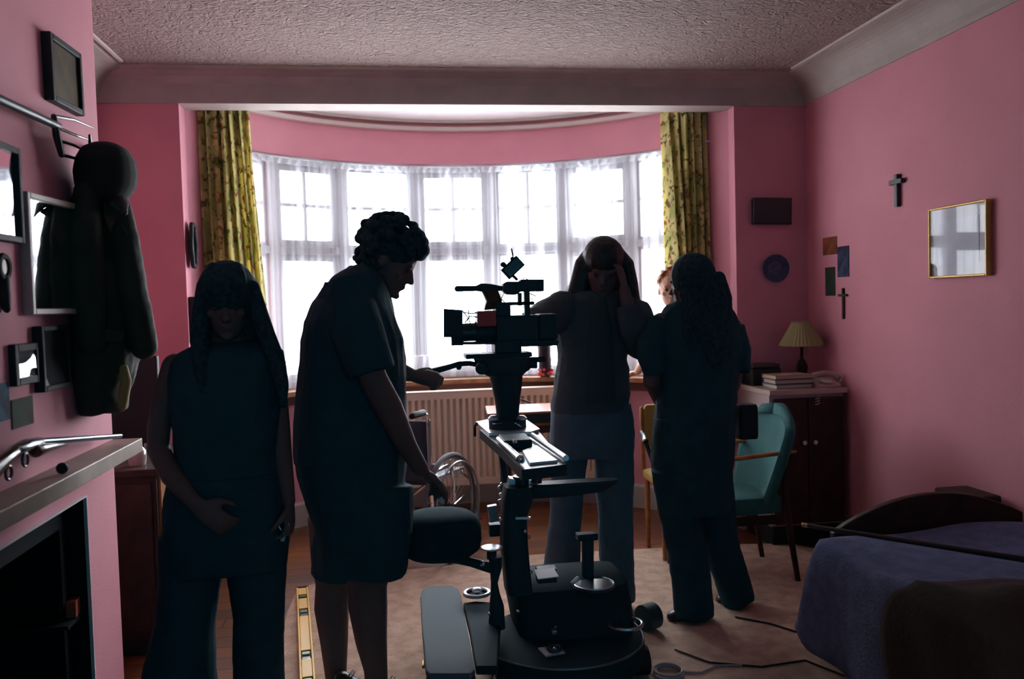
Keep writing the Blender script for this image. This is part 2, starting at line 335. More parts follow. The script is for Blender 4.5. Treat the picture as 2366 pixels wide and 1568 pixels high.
# net curtains (four drops, gathered in places)
def netdrop(x0, x1, name_label, seed):
    rnd = random.Random(seed); ph = rnd.random()*6; nf = int((x1-x0)/.05)
    def fn(u, v, z0=SILL+.012, z1=HEAD-.03, ro=0):
        g = .5+.5*math.sin(u*9+ph); uu = u+.02*math.sin(u*17+ph)*(1-v)
        X = x0+(x1-x0)*uu; r = AR-.035+ro+.012*math.sin(uu*nf*6.283+ph+1.1*math.sin(v*3+u*5))*(.35+.65*(1-v)*g+.3*g)
        X = max(AC-r+.02, min(AC+r-.02, X)); q = wpt(X, r); q.z = z0+(z1-z0)*v; return q
    o = obj('net_curtain', MB().grid(lambda u, v: fn(u, v, SILL+.17, HEAD-.06), 150, 16), net)
    tag(o, name_label, 'net curtain', 'sheer nets around the bow window')
    obj('lace_border', MB().grid(lambda u, v: fn(u, v, SILL+.012, SILL+.17), 150, 4), lace, o)
    obj('hem', MB().grid(lambda u, v: fn(u, v, SILL+.165, SILL+.175, -.001), 150, 1), netmat('net hem stitch', .5, .8), o)
    obj('heading', MB().grid(lambda u, v: fn(u, v, HEAD-.065, HEAD-.025, -.002), 150, 2), netmat('net heading', .3, .75), o)
netdrop(-.86, -.02, 'sheer white net curtain nearest the left floral curtain', 1)
netdrop(-.03, .62, 'sheer white net curtain behind the tall stooping man', 2)
netdrop(.60, 1.30, 'sheer white net curtain behind the film camera', 3)
netdrop(1.29, 1.97, 'sheer white net curtain nearest the right floral curtain', 4)
o = obj('net_rail', MB().tube([wpt(x, AR-.03)+V((0, 0, HEAD-.02)) for x in np.linspace(-.98, 1.99, 40)], .006, 6), white)
tag(o, 'thin white rail the net curtains hang from', 'rail')
# floral curtains
def drape(name_label, pxs_top, pxs_bot, ztop, zbot, r, seed, nf):
    rnd = random.Random(seed); phs = [rnd.random()*6 for _ in range(6)]
    xt = pxs_top; xb = pxs_bot
    def fn(u, v):
        w = v**.8
        x = (xt[0]+(xt[1]-xt[0])*u)*w+(xb[0]+(xb[1]-xb[0])*u)*(1-w)
        amp = .018+.030*(1-v)
        off = amp*(math.sin(u*nf*6.283+phs[0]+.6*math.sin(v*4+phs[1]))+.45*math.sin(u*nf*2.7*6.283+phs[2]+v*2)*(.4+.6*v)+.4*math.sin(u*9+phs[3]+v*3))
        x += .010*math.sin(u*nf*1.7*6.283+phs[4]+3*v)
        rr = r-.05+off; rr_ = max(rr, abs(x-AC)+.05)
        q = wpt(x, rr_); q.y = min(q.y, AY+math.sqrt(max((r)**2-(x-AC)**2, .06))) if abs(x-AC) < r else q.y
        q.y = max(q.y, D+.19+.05)+off*.9; q.z = zbot+(ztop-zbot)*v; return q
    o = obj('floral_curtain', MB().grid(fn, 150, 46), flor, solid=.003)
    tag(o, name_label, 'curtain', 'floral curtains at the bay'); return fn, o
fn, o = drape('yellow green floral curtain hanging at the left of the bay', (-1.115, -.82), (-1.115, -.70), HB-.09, .05, AR-.06, 5, 7)
obj('heading_tape', MB().grid(lambda u, v: fn(u, .97+.03*v)+V((0, -.004, .012)), 120, 2), flor, o)
fn, o = drape('yellow green floral curtain hanging at the right of the bay', (1.75, 2.045), (1.81, 2.045), HB-.09, .05, AR-.06, 11, 7)
obj('heading_tape', MB().grid(lambda u, v: fn(u, .97+.03*v)+V((0, -.004, .012)), 120, 2), flor, o)
# radiator
YR = 5.70
rt = thing('radiator', 'long cream ribbed panel radiator below the window sill', 'radiator', (.7, YR, .18))
x0, x1, z0, z1 = -.08, 1.40, .20, .835
prof = []
def radf(u, v):
    s_ = (u*(x1-x0)/.0425) % 1; g = .0 if .25 < s_ < .75 else 1
    k = max(0, min(1, (.5-abs(s_-.5))*8-1)); z = z0+.0+(z1-z0)*v
    ins = 1 if .07 < v < .93 else 0
    return V((x0+(x1-x0)*u, YR-.014+.022*ins*(1-k), z))
vs = [0, .05, .069, .071, .1, .5, .9, .929, .931, .96, 1]
obj('front_panel', MB().grid(lambda u, v: radf(u, vs[int(round(v*10))]), 560, 10), radm, rt, smooth=False)
obj('back_panel', MB().span((x0, YR+.03, z0), (x1, YR+.05, z1)), radm, rt, smooth=False)
obj('top_grille', MB().span((x0-.004, YR-.014, z1), (x1+.004, YR+.052, z1+.012)), radm, rt, bevel=.003)
obj('valve', MB().cyl((x1+.03, YR+.01, .26), (x1+.03, YR+.01, .34), .02).cyl((x1-.01, YR+.01, .24), (x1+.04, YR+.01, .24), .012), steel, rt)
obj('pipe', MB().cyl((x1+.03, YR+.01, 0.002), (x1+.03, YR+.01, .26), .009), steel, rt)
obj('pipe', MB().cyl((x0-.03, YR+.01, .002), (x0-.03, YR+.01, .25), .009).cyl((x0-.035, YR+.01, .24), (x0+.01, YR+.01, .24), .009), steel, rt)
for xb in (.3, 1.0): obj('bracket', MB().span((xb, YR+.05, .3), (xb+.03, arc(xb)+.002, .75)), radm, rt, smooth=False)
# rug: rounded far edge
poly = [(-.53, 1.2), (-.51, 3.3), (-.54, 4.0), (-.53, 4.33), (-.42, 4.42), (-.1, 4.50), (.35, 4.56), (.75, 4.63), (1.3, 4.60), (1.95, 4.55), (2.2, 4.5), (2.3, 4.35), (2.3, 1.2)]
o = obj('rug', MB().prism([V((x, y, .001)) for x, y in poly], (0, 0, .012)), rugm, bevel=.004, smooth=False)
tag(o, 'large beige wool rug with a curved far edge on floorboards', 'rug')
# plain black for the household things
black = mat('plain black', (.018, .022, .025), .6, spec=.25); blackg = mat('glossy black', (.015, .019, .022), .3, spec=.5)
# ---------------- things on the right ----------------
def frame_on(plane, quad, name, label, cat, depth, fmat, fw, inner, mount=None, group=None, tilt=None):
    """picture from four pixel corners (tl, tr, br, bl) on a wall plane; returns its root"""
    pts = [plane(*q) for q in quad]; return pts
def flat_picture(name, label, cat, c, u, v, w, h, nrm, t, fw, fm, pm, group=None, mount=None, mw=.0, gl=None):
    """c centre on the wall surface, u right, v up, nrm into the room"""
    c = V(c); u = V(u); v = V(v); nrm = V(nrm)
    root = thing(name, label, cat, c, group); R = Matrix((u, nrm, v)).transposed()
    m = MB()
    if fw:
        for a, b, d in (((-w/2+fw/2), 0, (fw, t, h)), ((w/2-fw/2), 0, (fw, t, h)), (0, -h/2+fw/2, (w-2*fw, t, fw)), (0, h/2-fw/2, (w-2*fw, t, fw))):
            m.box(c+u*a+v*b+nrm*t/2, d, R=R)
        obj('frame', m, fm, root, bevel=.003, smooth=False)
    if mount: obj('mount', MB().box(c+nrm*t*.3, (w-2*fw, t*.5, h-2*fw), R=R), mount, root, smooth=False)
    obj('picture', MB().box(c+nrm*(t*.3+.002), (w-2*fw-2*mw, t*.5+.001, h-2*fw-2*mw), R=R), pm, root, smooth=False)
    if gl: obj('glass_pane', MB().box(c+nrm*(t*.62+.006), (w-2*fw, .002, h-2*fw), R=R), gl, root, smooth=False)
    return root
def img(name, ca, cb, sc=9, rough=.7):
    return mat(name, ca, rough, nscale=sc, col2=cb, spec=.15)
pglass = thin('picture glass', (.97, .98, .99), .03)
# gold frame on the right wall
a = PX(2153, 486, XR); b_ = PX(2288, 640, XR); c = PX(2222, 556, XR)
w = abs(PX(2153, 560, XR).y-PX(2288, 560, XR).y); h = abs(PX(2153, 486, XR).z-PX(2160, 645, XR).z)
U_, N_ = V((0, -1, 0)), V((-1, 0, 0)); Z_ = V((0, 0, 1))
flat_picture('picture_frame', 'thin gilt picture frame with pale mount high on the right wall', 'picture', (XR, c.y, c.z), U_, Z_, w, h, N_, .03, .010, gold,
             img('grey sketch', (.58, .59, .66), (.66, .67, .72), 5), mount=mat('grey white mount', (.60, .59, .61), .8), mw=.05, gl=pglass)
def cross(name, label, c, hgt, wid, t, mt, armz=.76, X=XR, thick=.014):
    root = thing(name, label, 'crucifix', c); c = V(c)
    obj('upright', MB().box(c+V((-thick/2, 0, 0)), (thick, t, hgt)), mt, root, bevel=.002, smooth=False)
    obj('crossbar', MB().box(c+V((-thick*.6, 0, hgt*(armz-.5))), (thick*1.1, wid, t)), mt, root, bevel=.002, smooth=False); return root
bw = mat('black ebony', (.02, .03, .03), .3)
q = PX(2078, 440, XR); r_ = cross('crucifix', 'larger dark crucifix high on the right wall', (XR, q.y, q.z), .162, .105, .024, bw, .77, thick=.022)
q = PX(1951, 701, XR); r_ = cross('crucifix', 'slim dark crucifix below the small cards near the corner', (XR, q.y, q.z), .175, .085, .014, darkwood, .77)
def card(quadc, w, h, label, ca, cb, nm='photo_card', grp=None, t=.003, X=XR, n=N_):
    q = PX(*quadc, X)
    o = obj(nm, MB().box(V((X, q.y, q.z))+n*(t/2+.0005), (t, w, h)), img(nm+' print', ca, cb, 18), origin=(X, q.y, q.z), smooth=False); tag(o, label, 'photo', grp); return o
def wy(x0, x1, y, X=XR): return abs(PX(x0, y, X).y-PX(x1, y, X).y)
def wz(x, y0, y1, X=XR): return abs(PX(x, y0, X).z-PX(x, y1, X).z)
card((1918, 568), wy(1902, 1934, 568), wz(1918, 548, 589), 'small orange red card on right wall near the corner', (.30, .06, .02), (.12, .05, .03))
card((1949, 604), wy(1936, 1962, 604), wz(1949, 569, 640), 'small dark blue photo right of the orange card', (.05, .07, .14), (.02, .025, .05))
card((1919, 650), wy(1908, 1930, 650), wz(1919, 617, 683), 'small dark green photo below the orange card', (.015, .05, .04), (.03, .03, .02))
# back wall, right of the bay
q = P(1783, 488, D-.02); sc_ = (D-.02)/F
o = obj('wall_box', MB().box(V((q.x, D-.02, q.z)), (98*sc_, .035, 64*sc_), rot=(0, .02, 0)), mat('black lacquer', (.012, .016, .024), .35), bevel=.004, smooth=False)
o.name = 'dark_panel_picture'; tag(o, 'dark landscape panel hung on back wall right of the bay', 'picture')
q = P(1791, 620, D-.01); r0 = 34*sc_
pl = thing('wall_plate', 'round dark blue patterned plate on wall above the lamp', 'plate', (q.x, D, q.z))
ax = V((0, -1, 0))
obj('rim', MB().lathe((q.x, D-.001, q.z), [(.01, .001), (r0*.6, .002), (r0*.68, .010), (r0, .020), (r0, .024), (r0*.66, .015), (r0*.6, .007), (.01, .006)], 48, ax), img('blue transfer print', (.04, .07, .17), (.09, .10, .16), 30), pl)
obj('centre_motif', MB().lathe((q.x, D-.0075, q.z), [(.001, .0), (r0*.5, .0), (r0*.5, .002), (.001, .002)], 32, ax), img('mauve motif', (.16, .13, .22), (.05, .07, .15), 60), pl)
# cabinet
cb = thing('cabinet', 'brown two door cabinet with pale top in the right back corner', 'cabinet', (2.28, 4.65, 0))
cx0, cx1, cy0, cy1, cz = 2.06, 2.50, 4.43, 4.87, .90
obj('body', MB().span((cx0, cy0+.02, .13), (cx1, cy1, cz-.03)), mat('cabinet side laminate', (.46, .36, .34), .45), cb, smooth=False, label='pale laminate carcass')
obj('top', MB().span((cx0-.01, cy0-.01, cz-.03), (cx1+.012, cy1, cz)), mat('cabinet top', (.5, .38, .33), .4), cb, bevel=.003, smooth=False, label='pale pinkish top board')
obj('plinth', MB().span((cx0+.03, cy0+.06, 0), (cx1-.02, cy1-.02, .13)), black, cb, smooth=False)
for k, (xa, xb) in enumerate(((cx0+.02, (cx0+cx1)/2-.002), ((cx0+cx1)/2+.002, cx1-.01))):
    dr = obj('door', MB().span((xa, cy0, .14), (xb, cy0+.018, cz-.05)), darkwood, cb, bevel=.003, smooth=False)
    xk = xb-.03 if k == 0 else xa+.03
    obj('knob', MB().lathe((xk, cy0, .6), [(.001, .0), (.006, .0), (.006, .012), (.012, .016), (.012, .022), (.001, .024)], 14, V((0, -1, 0))), steel, dr)
# things on the cabinet
def book(name, label, c, d, rz, cc, grp='books stacked on the cabinet'):
    root = thing(name, label, 'book', c, grp); c = V(c); R = Matrix.Rotation(rz, 3, 'Z')
    m = MB().box(c+V((0, 0, .002)), (d[0], d[1], .004), R=R).box(c+V((0, 0, d[2]-.002)), (d[0], d[1], .004), R=R).box(c+R @ V((0, d[1]/2-.003, d[2]/2)), (d[0], .006, d[2]), R=R)
    obj('cover', m, cc, root, smooth=False)
    obj('pages', MB().box(c+R @ V((0, -.003, d[2]/2)), (d[0]-.008, d[1]-.010, d[2]-.008), R=R), mat('page edges', (.5, .43, .34), .9), root, smooth=False)
bz = cz+.001
book('book', 'pale green grey book at the bottom of the cabinet stack', (2.215, 4.55, bz), (.22, .17, .024), .03, mat('grey green cloth', (.16, .19, .17), .8)); bz += .025
book('book', 'dark blue book in the middle of the cabinet stack', (2.22, 4.55, bz), (.23, .165, .028), -.02, mat('navy cloth', (.03, .03, .08), .8)); bz += .029
book('book', 'cream paged book on top of the cabinet stack', (2.215, 4.55, bz), (.225, .17, .022), .02, mat('tan cloth', (.30, .20, .12), .8))
rp = thing('record_player', 'low black record player behind the book stack', 'record player', (2.16, 4.76, cz))
obj('base', MB().span((2.07, 4.69, cz+.001), (2.25, 4.86, cz+.10)), black, rp, bevel=.008, smooth=False)
obj('lid', MB().span((2.075, 4.695, cz+.102), (2.245, 4.855, cz+.125)), blackg, rp, bevel=.006, smooth=False)
tp = thing('telephone', 'pale desk telephone at the right end of the cabinet', 'telephone', (2.41, 4.50, cz))
phm = mat('pale pink plastic', (.48, .36, .34), .4)
obj('base', MB().rings([[V((2.34, 4.44, cz+.001)), V((2.49, 4.44, cz+.001)), V((2.49, 4.58, cz+.001)), V((2.34, 4.58, cz+.001))], [V((2.345, 4.445, cz+.02)), V((2.485, 4.445, cz+.02)), V((2.48, 4.57, cz+.05)), V((2.35, 4.57, cz+.05))]]), phm, tp, bevel=.006, smooth=False)
obj('handset', MB().tube([V((2.335, 4.50, cz+.055)), V((2.36, 4.50, cz+.072)), V((2.415, 4.50, cz+.08)), V((2.47, 4.50, cz+.072)), V((2.495, 4.50, cz+.055))], [.022, .014, .012, .014, .022], 12), phm, tp)
pts = [V((2.335+.012*math.cos(i*1.1), 4.428-.006*math.sin(i*1.1), cz+.03-i*.0028)) for i in range(46)]
obj('cord', MB().tube(pts, .0028, 6), phm, tp)
obj('dial', MB().lathe((2.41, 4.47, cz+.034), [(.001, .0), (.035, .0), (.035, .006), (.001, .007)], 20, V((0, -.25, 1))), mat('dial', (.6, .55, .5), .4), tp)
# lamp
q = P(1852, 770, 4.72); lx = q.x
lp = thing('table_lamp', 'unlit table lamp with a pleated yellow shade on the cabinet', 'lamp', (lx, 4.72, cz))
zt, zb = P(1852, 743, 4.72).z, P(1852, 797, 4.72).z
rt_, rb_ = 22*4.72/F, 52*4.72/F; m = MB(); rs = []
for z, r in ((zb, rb_), (zb+.008, rb_*.985), (zt-.008, rt_*1.05), (zt, rt_)):
    rs.append([V((lx+math.cos(k*6.28319/72)*r*(1+.035*(k % 2)), 4.72+math.sin(k*6.28319/72)*r*(1+.035*(k % 2)), z)) for k in range(72)])
m.rings(rs, cap=False); shm = mat('pleated yellow shade', (.30, .27, .12), .8)
obj('lamp_shade', m, shm, lp, smooth=False, solid=.002)
for z_, r9 in ((zb, rb_), (zt, rt_)): obj('shade_trim', MB().ringt((lx, 4.72, z_), r9*1.02, .003), shm, lp)
obj('base', MB().lathe((lx, 4.72, cz+.001), [(.001, 0), (.055, 0), (.055, .012), (.03, .025), (.018, .04), (.03, .07), (.034, .10), (.02, .135), (.009, .15), (.009, zb-cz+.03), (.001, zb-cz+.03)], 24), darkwood, lp)
# teal armchair, facing left
ac = thing('armchair', 'teal upholstered armchair with bent wooden arms beside the cabinet', 'armchair', (1.66, 4.14, 0))
ax0, ax1, ay0, ay1, sz = 1.40, 1.88, 3.90, 4.30, .42
def padded(m, c, d, e=.3, R=None, n=16):
    rs = []
    for i in range(n+1):
        t_ = i/n*2-1; k = (1-abs(t_)**8)**.25 if abs(t_) < 1 else .0; k = max(k, .02) if abs(t_) == 1 else k
        r = []
        for j in range(28):
            a = j*6.28319/28; ca, sa = math.cos(a), math.sin(a)
            r.append((math.copysign(abs(ca)**.28, ca)*d[0]/2*(.94+.06*k), math.copysign(abs(sa)**.28, sa)*d[1]/2*(.94+.06*k), t_*d[2]/2))
        kk = (1-abs(t_)**4)**.25 if abs(t_) < 1 else .55
        r = [V((x*(.90+.10*kk), y*(.90+.10*kk), z)) for x, y, z in r]
        rs.append([(R @ q if R else q)+V(c) for q in r])
    return m.rings(rs)
obj('seat', padded(MB(), ((ax0+ax1)/2+.01, (ay0+ay1)/2, sz-.03), (ax1-ax0, ay1-ay0-.02, .09)), tealf, ac)
# back: curved shell, waisted at the bottom, leaning
def backf(u, v):
    zz = sz-.02+v*.45; half = .17+.05*math.sin(min(v*1.15, 1)*math.pi*.5)-.0*v
    top = max(0, (v-.72)/.28); half *= math.sqrt(max(1-top**2.4*.999, .0008))
    a = (u-.5)*2; return V((ax1-.04+.13*v-.045*(1-abs(a)**2)*0+.06*(-(abs(a)**2))*.9, (ay0+ay1)/2+a*half*1.15, zz))
obj('backrest', MB().grid(backf, 24, 28), tealf, ac, solid=.05)
for sgn, yy in ((-1, ay0-.005), (1, ay1+.005)):
    arm = [(ax0+.04, yy, sz+.17), (ax0+.08, yy, sz+.195), (ax0+.2, yy, sz+.215), (ax1-.06, yy, sz+.23), (ax1+.05, yy, sz+.235)]
    obj('armrest', MB().tube(arm, [.014, .018, .018, .017, .013], 12, flat=.62, fdir=(0, 0, 1)), midwood, ac)
    obj('leg', MB().tube([(ax0+.02, yy, .008), (ax0+.03, yy, sz), (ax0+.045, yy, sz+.17)], [.014, .018, .014], 10), darkwood, ac)
    obj('leg', MB().tube([(ax1+.06, yy, .008), (ax1, yy, sz-.03), (ax1-.0, yy, sz+.22)], [.013, .018, .014], 10), darkwood, ac)
obj('seat_rail', MB().span((ax0+.02, ay0, sz-.12), (ax1, ay0+.02, sz-.075)), darkwood, ac, bevel=.004, smooth=False)
obj('seat_rail', MB().span((ax0+.02, ay1-.02, sz-.12), (ax1, ay1, sz-.075)), darkwood, ac, bevel=.004, smooth=False)
obj('seat_rail', MB().span((ax0+.02, ay0+.02, sz-.12), (ax0+.045, ay1-.02, sz-.075)), darkwood, ac, bevel=.004, smooth=False)
# wooden chair with a mustard back, behind the long haired woman
wc = thing('wooden_chair', 'wooden chair with mustard back behind the long haired woman', 'chair', (1.55, 4.55, 0))
mus = mat('mustard cloth', (.33, .22, .05), .85)
for x in (1.41, 1.69):
    for y in (4.36, 4.66):
        obj('leg', MB().tube([(x, y, .008), (x, y, .42)], [.012, .016], 10), midwood, wc)
obj('seat', padded(MB(), (1.55, 4.51, .43), (.34, .36, .05)), mus, wc)
for x in (1.395, 1.705): obj('back_post', MB().tube([(x, 4.67, .42), (x, 4.69, .80)], [.014, .011], 10), midwood, wc)
obj('backrest', padded(MB(), (1.55, 4.685, .70), (.29, .035, .24)), mus, wc)
obj('armrest', MB().tube([(1.32, 4.38, .66), (1.36, 4.52, .66), (1.385, 4.66, .66)], .018, 10), blackg, wc, label='dark armrest'); obj('arm_post', MB().tube([(1.40, 4.38, .42), (1.33, 4.40, .65)], .012, 8), blackg, wc)
# bed
bed = thing('bed', 'low single bed along the right wall with an arched dark footboard', 'bed', (2.04, 2.0, 0))
bx0, bx1, by0, by1 = 1.60, 2.50, .6, 3.06
obj('mattress', padded(MB(), ((bx0+bx1)/2, (by0+by1)/2-.02, .36), (bx1-bx0-.03, by1-by0-.05, .22)), mat('mattress ticking', (.3, .3, .32), .9), bed)
arch = [V((1.68, by1+.01, .12)), V((2.50, by1+.01, .12))]
for i in range(17):
    t_ = i/16; arch.append(V((2.50-.82*t_, by1+.01, .47+.15*math.sin(math.pi*(.08+t_*.9))**.8)))
obj('footboard', MB().prism(arch, (0, .035, 0)), darkwood, bed, bevel=.006, smooth=False)
for x in (bx0+.1, bx1-.04): obj('leg', MB().cyl((x, by1-.02, 0), (x, by1-.02, .25), .025), darkwood, bed); obj('leg', MB().cyl((x, by0+.05, 0), (x, by0+.05, .25), .025), darkwood, bed)
obj('side_rail', MB().span((bx0+.03, by0, .16), (bx0+.055, by1, .26)), darkwood, bed, smooth=False)
obj('side_rail', MB().span((bx1-.035, by0, .16), (bx1-.01, by1, .26)), darkwood, bed, smooth=False)
def blanket(u, v):
    x = (u*1.35-.35); y = by0+.05+(by1+.0-by0)*v
    # u<.26: the drop at the side; then the top
    zt_ = .487+.014*math.sin(v*11+u*4)+.008*math.sin(v*23+u*13)
    if u < .3:
        k = u/.3; z = .05+(zt_-.05)*(math.sin(k*math.pi/2)**.9); xx = bx0-.045+.02*math.sin(v*30)*(1-k)+.045*k**3
    else:
        k = (u-.3)/.7; z = zt_; xx = bx0+(bx1-bx0-.05)*k
        if k < .05: z -= .0
    e = max(0, (v-.955)/.045); z -= (z-.12)*e**2.0*.9 if u < .3 else .20*e**2.5
    return V((xx, y, z))
o = obj('blanket', MB().grid(blanket, 60, 90), mat('blue wool blanket', (.17, .22, .38), .95, bump=.5, bscale=90, noise=.25, nscale=18, spec=.1), solid=.008)
tag(o, 'blue wool blanket draped over the low bed to the floor', 'blanket')
# brown throw heap on the near end
def heap(u, v):
    q = blanket(u*.97, 0); y = by0+.1+(2.36-by0-.1+.12*math.sin(u*6+.5)+.04*math.sin(u*15))*v
    e = min(1, min(u, 1-u, v, 1-v)*6); lift = .022+(.035+.025*math.sin(u*13+y*7)+.02*math.sin(u*21-y*15))*e*(1 if u > .3 else .5)
    if u < .3: return V((q.x-lift, y, max(q.z, .07)))
    return V((q.x, y, q.z+lift))
o = obj('throw', MB().grid(heap, 50, 50), mat('dark brown throw', (.035, .022, .018), .95, bump=.4), solid=.012)
tag(o, 'dark brown throw heaped on the near end of the bed', 'throw')
# rod lying across the bed
a = PX(2366, 1292, 2.42); p0 = V((1.50, 3.02, .565)); p0 = P(1856, 1212, 3.05); p1 = P(2366, 1292, 2.42); p1.z = max(p1.z, .535)
st = thing('walking_stick', 'long dark stick lying across the blue bed blanket', 'stick', (p0+p1)/2)
obj('shaft', MB().tube([p0+(p1-p0)*.02, p1], [.008, .011], 10), blackg, st); obj('tip', MB().tube([p0, p0+(p1-p0)*.02], .0095, 10), mat('painted tip highlight', (.7, .5, .3), .25, metal=.9), st, label='painted tip highlight')  # highlight at the stick's far tip, put into a bright tip colour
# dark bundle by the wall behind the bed
q = P(2330, 1185, 3.25)
hb = obj('storage_box', MB().box((2.42, 3.30, .28), (.16, .22, .56)), mat('dark brown card', (.04, .02, .018), .8), origin=(2.42, 3.3, 0), bevel=.01, smooth=False)
tag(hb, 'tall dark box standing at the wall behind the bed footboard', 'box')
# cable coil at the bottom of the picture
q = PZ(1545, 1556, .016)
o = obj('cable_coil', MB().ringt((q.x, q.y, .019), .055, .005).ringt((q.x+.004, q.y+.004, .026), .05, .005).ringt((q.x-.003, q.y, .033), .053, .004).tube([(q.x+.05, q.y, .018), (q.x+.12, q.y-.02, .018), (q.x+.2, q.y+.03, .018), (q.x+.3, q.y+.01, .018)], .004, 6), mat('pale cable', (.45, .42, .42), .4))
tag(o, 'small pale coil of cable on the rug at the bottom edge', 'cable')
for k, (pa, lab) in enumerate((([(1700, 1425), (1780, 1440), (1900, 1478), (2010, 1515), (2050, 1560)], 'thin black cable trailing over the rug towards the bed'), ([(1560, 1500), (1640, 1530), (1760, 1540), (1860, 1525), (1950, 1560)], 'thin black cable nearest the bottom edge of the rug'))):
    o = obj('cable', MB().tube([PZ(x, y, .018) for x, y in pa], .004, 6), black); tag(o, lab, 'cable')
# ---------------- bay: side table, vase, wheelchair ----------------
q0 = P(1118, 945, 5.2); q1 = P(1330, 945, 5.2); tz = .775
tb = thing('side_table', 'small brown table standing before the radiator', 'table', ((q0.x+q1.x)/2, 5.25, 0))
obj('tabletop', MB().span((q0.x+.1, 5.05, tz-.10), (q1.x, 5.42, tz-.08)), midwood, tb, bevel=.004, smooth=False)
obj('apron', MB().span((q0.x+.14, 5.08, tz-.15), (q1.x-.04, 5.39, tz-.10)), darkwood, tb, smooth=False)
for x in (q0.x+.13, q1.x-.03):
    for y in (5.08, 5.39): obj('leg', MB().tube([(x, y, .012), (x, y, tz-.11)], [.014, .018], 8), darkwood, tb)
cs = thing('writing_case', 'flat red brown case with a black edge on the small table', 'case', ((q0.x+q1.x)/2, 5.2, tz-.08))
obj('lid', MB().prism([V((q0.x, 5.0, tz-.02)), V((q1.x, 5.0, tz-.02)), V((q1.x-.02, 5.40, tz-.02)), V((q0.x+.03, 5.40, tz-.02))], (0, 0, .014)), mat('red brown leather', (.38, .13, .09), .35), cs, bevel=.003, smooth=False)
obj('tray', MB().span((q0.x+.03, 5.01, tz-.079), (q1.x-.01, 5.39, tz-.021)), blackg, cs, smooth=False)
o = obj('pen', MB().tube([P(1203, 922, 5.15), P(1225, 930, 5.15)], .006, 8), black); tag(o, 'short black stick leaning above the red brown case', 'pen')

qv = PZ(1257, 869, SILL); vx, vy = qv.x, 5.80
vs_ = thing('flower_vase', 'tall dark glass vase with red flowers on the window sill', 'vase', (vx, vy, SILL))
obj('glass_body', MB().lathe((vx, vy, SILL+.001), [(.001, 0), (.038, 0), (.042, .05), (.05, .15), (.054, .235), (.048, .235), (.043, .15), (.036, .06), (.001, .05)], 28), mat('dark red glass', (.02, .012, .02), .15, spec=.6), vs_)
m = MB()
for i in range(26):
    a = random.random()*6.28; rr = .036+.012*random.random(); m.ell((vx+math.cos(a)*rr*1.15, vy+math.sin(a)*rr*1.15, SILL+.012+random.random()*.045), (.009, .009, .009), n=5, m=7)
obj('red_beads', m, mat('red flower', (.6, .02, .02), .5), vs_, label='red blobs round the foot')
# wheelchair seen from behind, heading to the window
dchrome = mat('dull chrome', (.35, .37, .4), .3, metal=1)
wh = thing('wheelchair', 'folding wheelchair with chrome tubes behind the tall stooping man', 'wheelchair', (.0, 4.75, 0))
ang = math.radians(-32); hd = V((math.sin(-ang), math.cos(-ang), 0)); sd = V((hd.y, -hd.x, 0)); wc0 = V((-.03, 4.78, 0))
def W(s_, f_, z): return wc0+sd*s_+hd*f_+V((0, 0, z))
for s_ in (-.33, .33):
    wl = obj('wheel', MB().ringt(W(s_, .05, .305), .29, .014, sd, 56), mat('grey tyre', (.10, .10, .11), .7), wh)
    obj('handrim', MB().ringt(W(s_*1.16, .05, .305), .255, .006, sd, 56), dchrome, wl)
    obj('rim', MB().ringt(W(s_, .05, .305), .272, .007, sd, 56), dchrome, wl)
    m = MB()
    for k in range(24):
        a = k*6.28319/24; m.tube([W(s_, .05, .305)+(hd*math.cos(a)+V((0, 0, 1))*math.sin(a))*.02, W(s_, .05, .305)+(hd*math.cos(a+.2)+V((0, 0, 1))*math.sin(a+.2))*.27], .0016, 4, round_=False)
    obj('spokes', m, chrome, wl); obj('hub', MB().cyl(W(s_-.03, .05, .305), W(s_+.03, .05, .305), .02), blackg, wl)
    s2 = s_*.84
    obj('back_cane', MB().tube([W(s2, -.18, .845), W(s2, -.12, .85), W(s2, -.085, .83), W(s2, -.075, .79), W(s2, -.07, .5), W(s2, -.05, .2)], .0125, 10), chrome, wh)
    obj('push_grip', MB().tube([W(s2, -.24, .85), W(s2, -.12, .852)], .018, 12), black, wh)
    obj('arm_tube', MB().tube([W(s2, -.07, .515), W(s2, .12, .52), W(s2, .17, .50), W(s2, .19, .44), W(s2, .20, .2)], .0125, 10), chrome, wh)
    obj('arm_knob', MB().ell(W(s2, -.03, .545), (.022, .022, .016)), black, wh)
    obj('footrest_tube', MB().tube([W(s2, .30, .45), W(s2, .42, .38), W(s2, .50, .12)], .010, 8), chrome, wh)
    obj('footplate', MB().box(W(s2*.6, .54, .10), (.16, .14, .012), rot=(0, 0, ang)), blackg, wh, smooth=False)
    cw = obj('castor', MB().ringt(W(s2, .40, .085), .065, .017, sd, 24), black, wh)
obj('back_sling', MB().grid(lambda u, v: W(-.275+.55*u, -.075-.03*math.sin(u*math.pi), .45+.35*v), 12, 8), mat('navy vinyl', (.02, .04, .07), .5), wh, solid=.006)
obj('seat_sling', MB().grid(lambda u, v: W(-.275+.55*u, -.05+.40*v, .47-.02*math.sin(u*math.pi)), 12, 8), mat('navy vinyl seat', (.02, .04, .07), .5), wh, solid=.006)
obj('cross_brace', MB().tube([W(-.21, .1, .46), W(.21, .1, .15)], .009, 8).tube([W(.21, .12, .46), W(-.21, .12, .15)], .009, 8), chrome, wh)
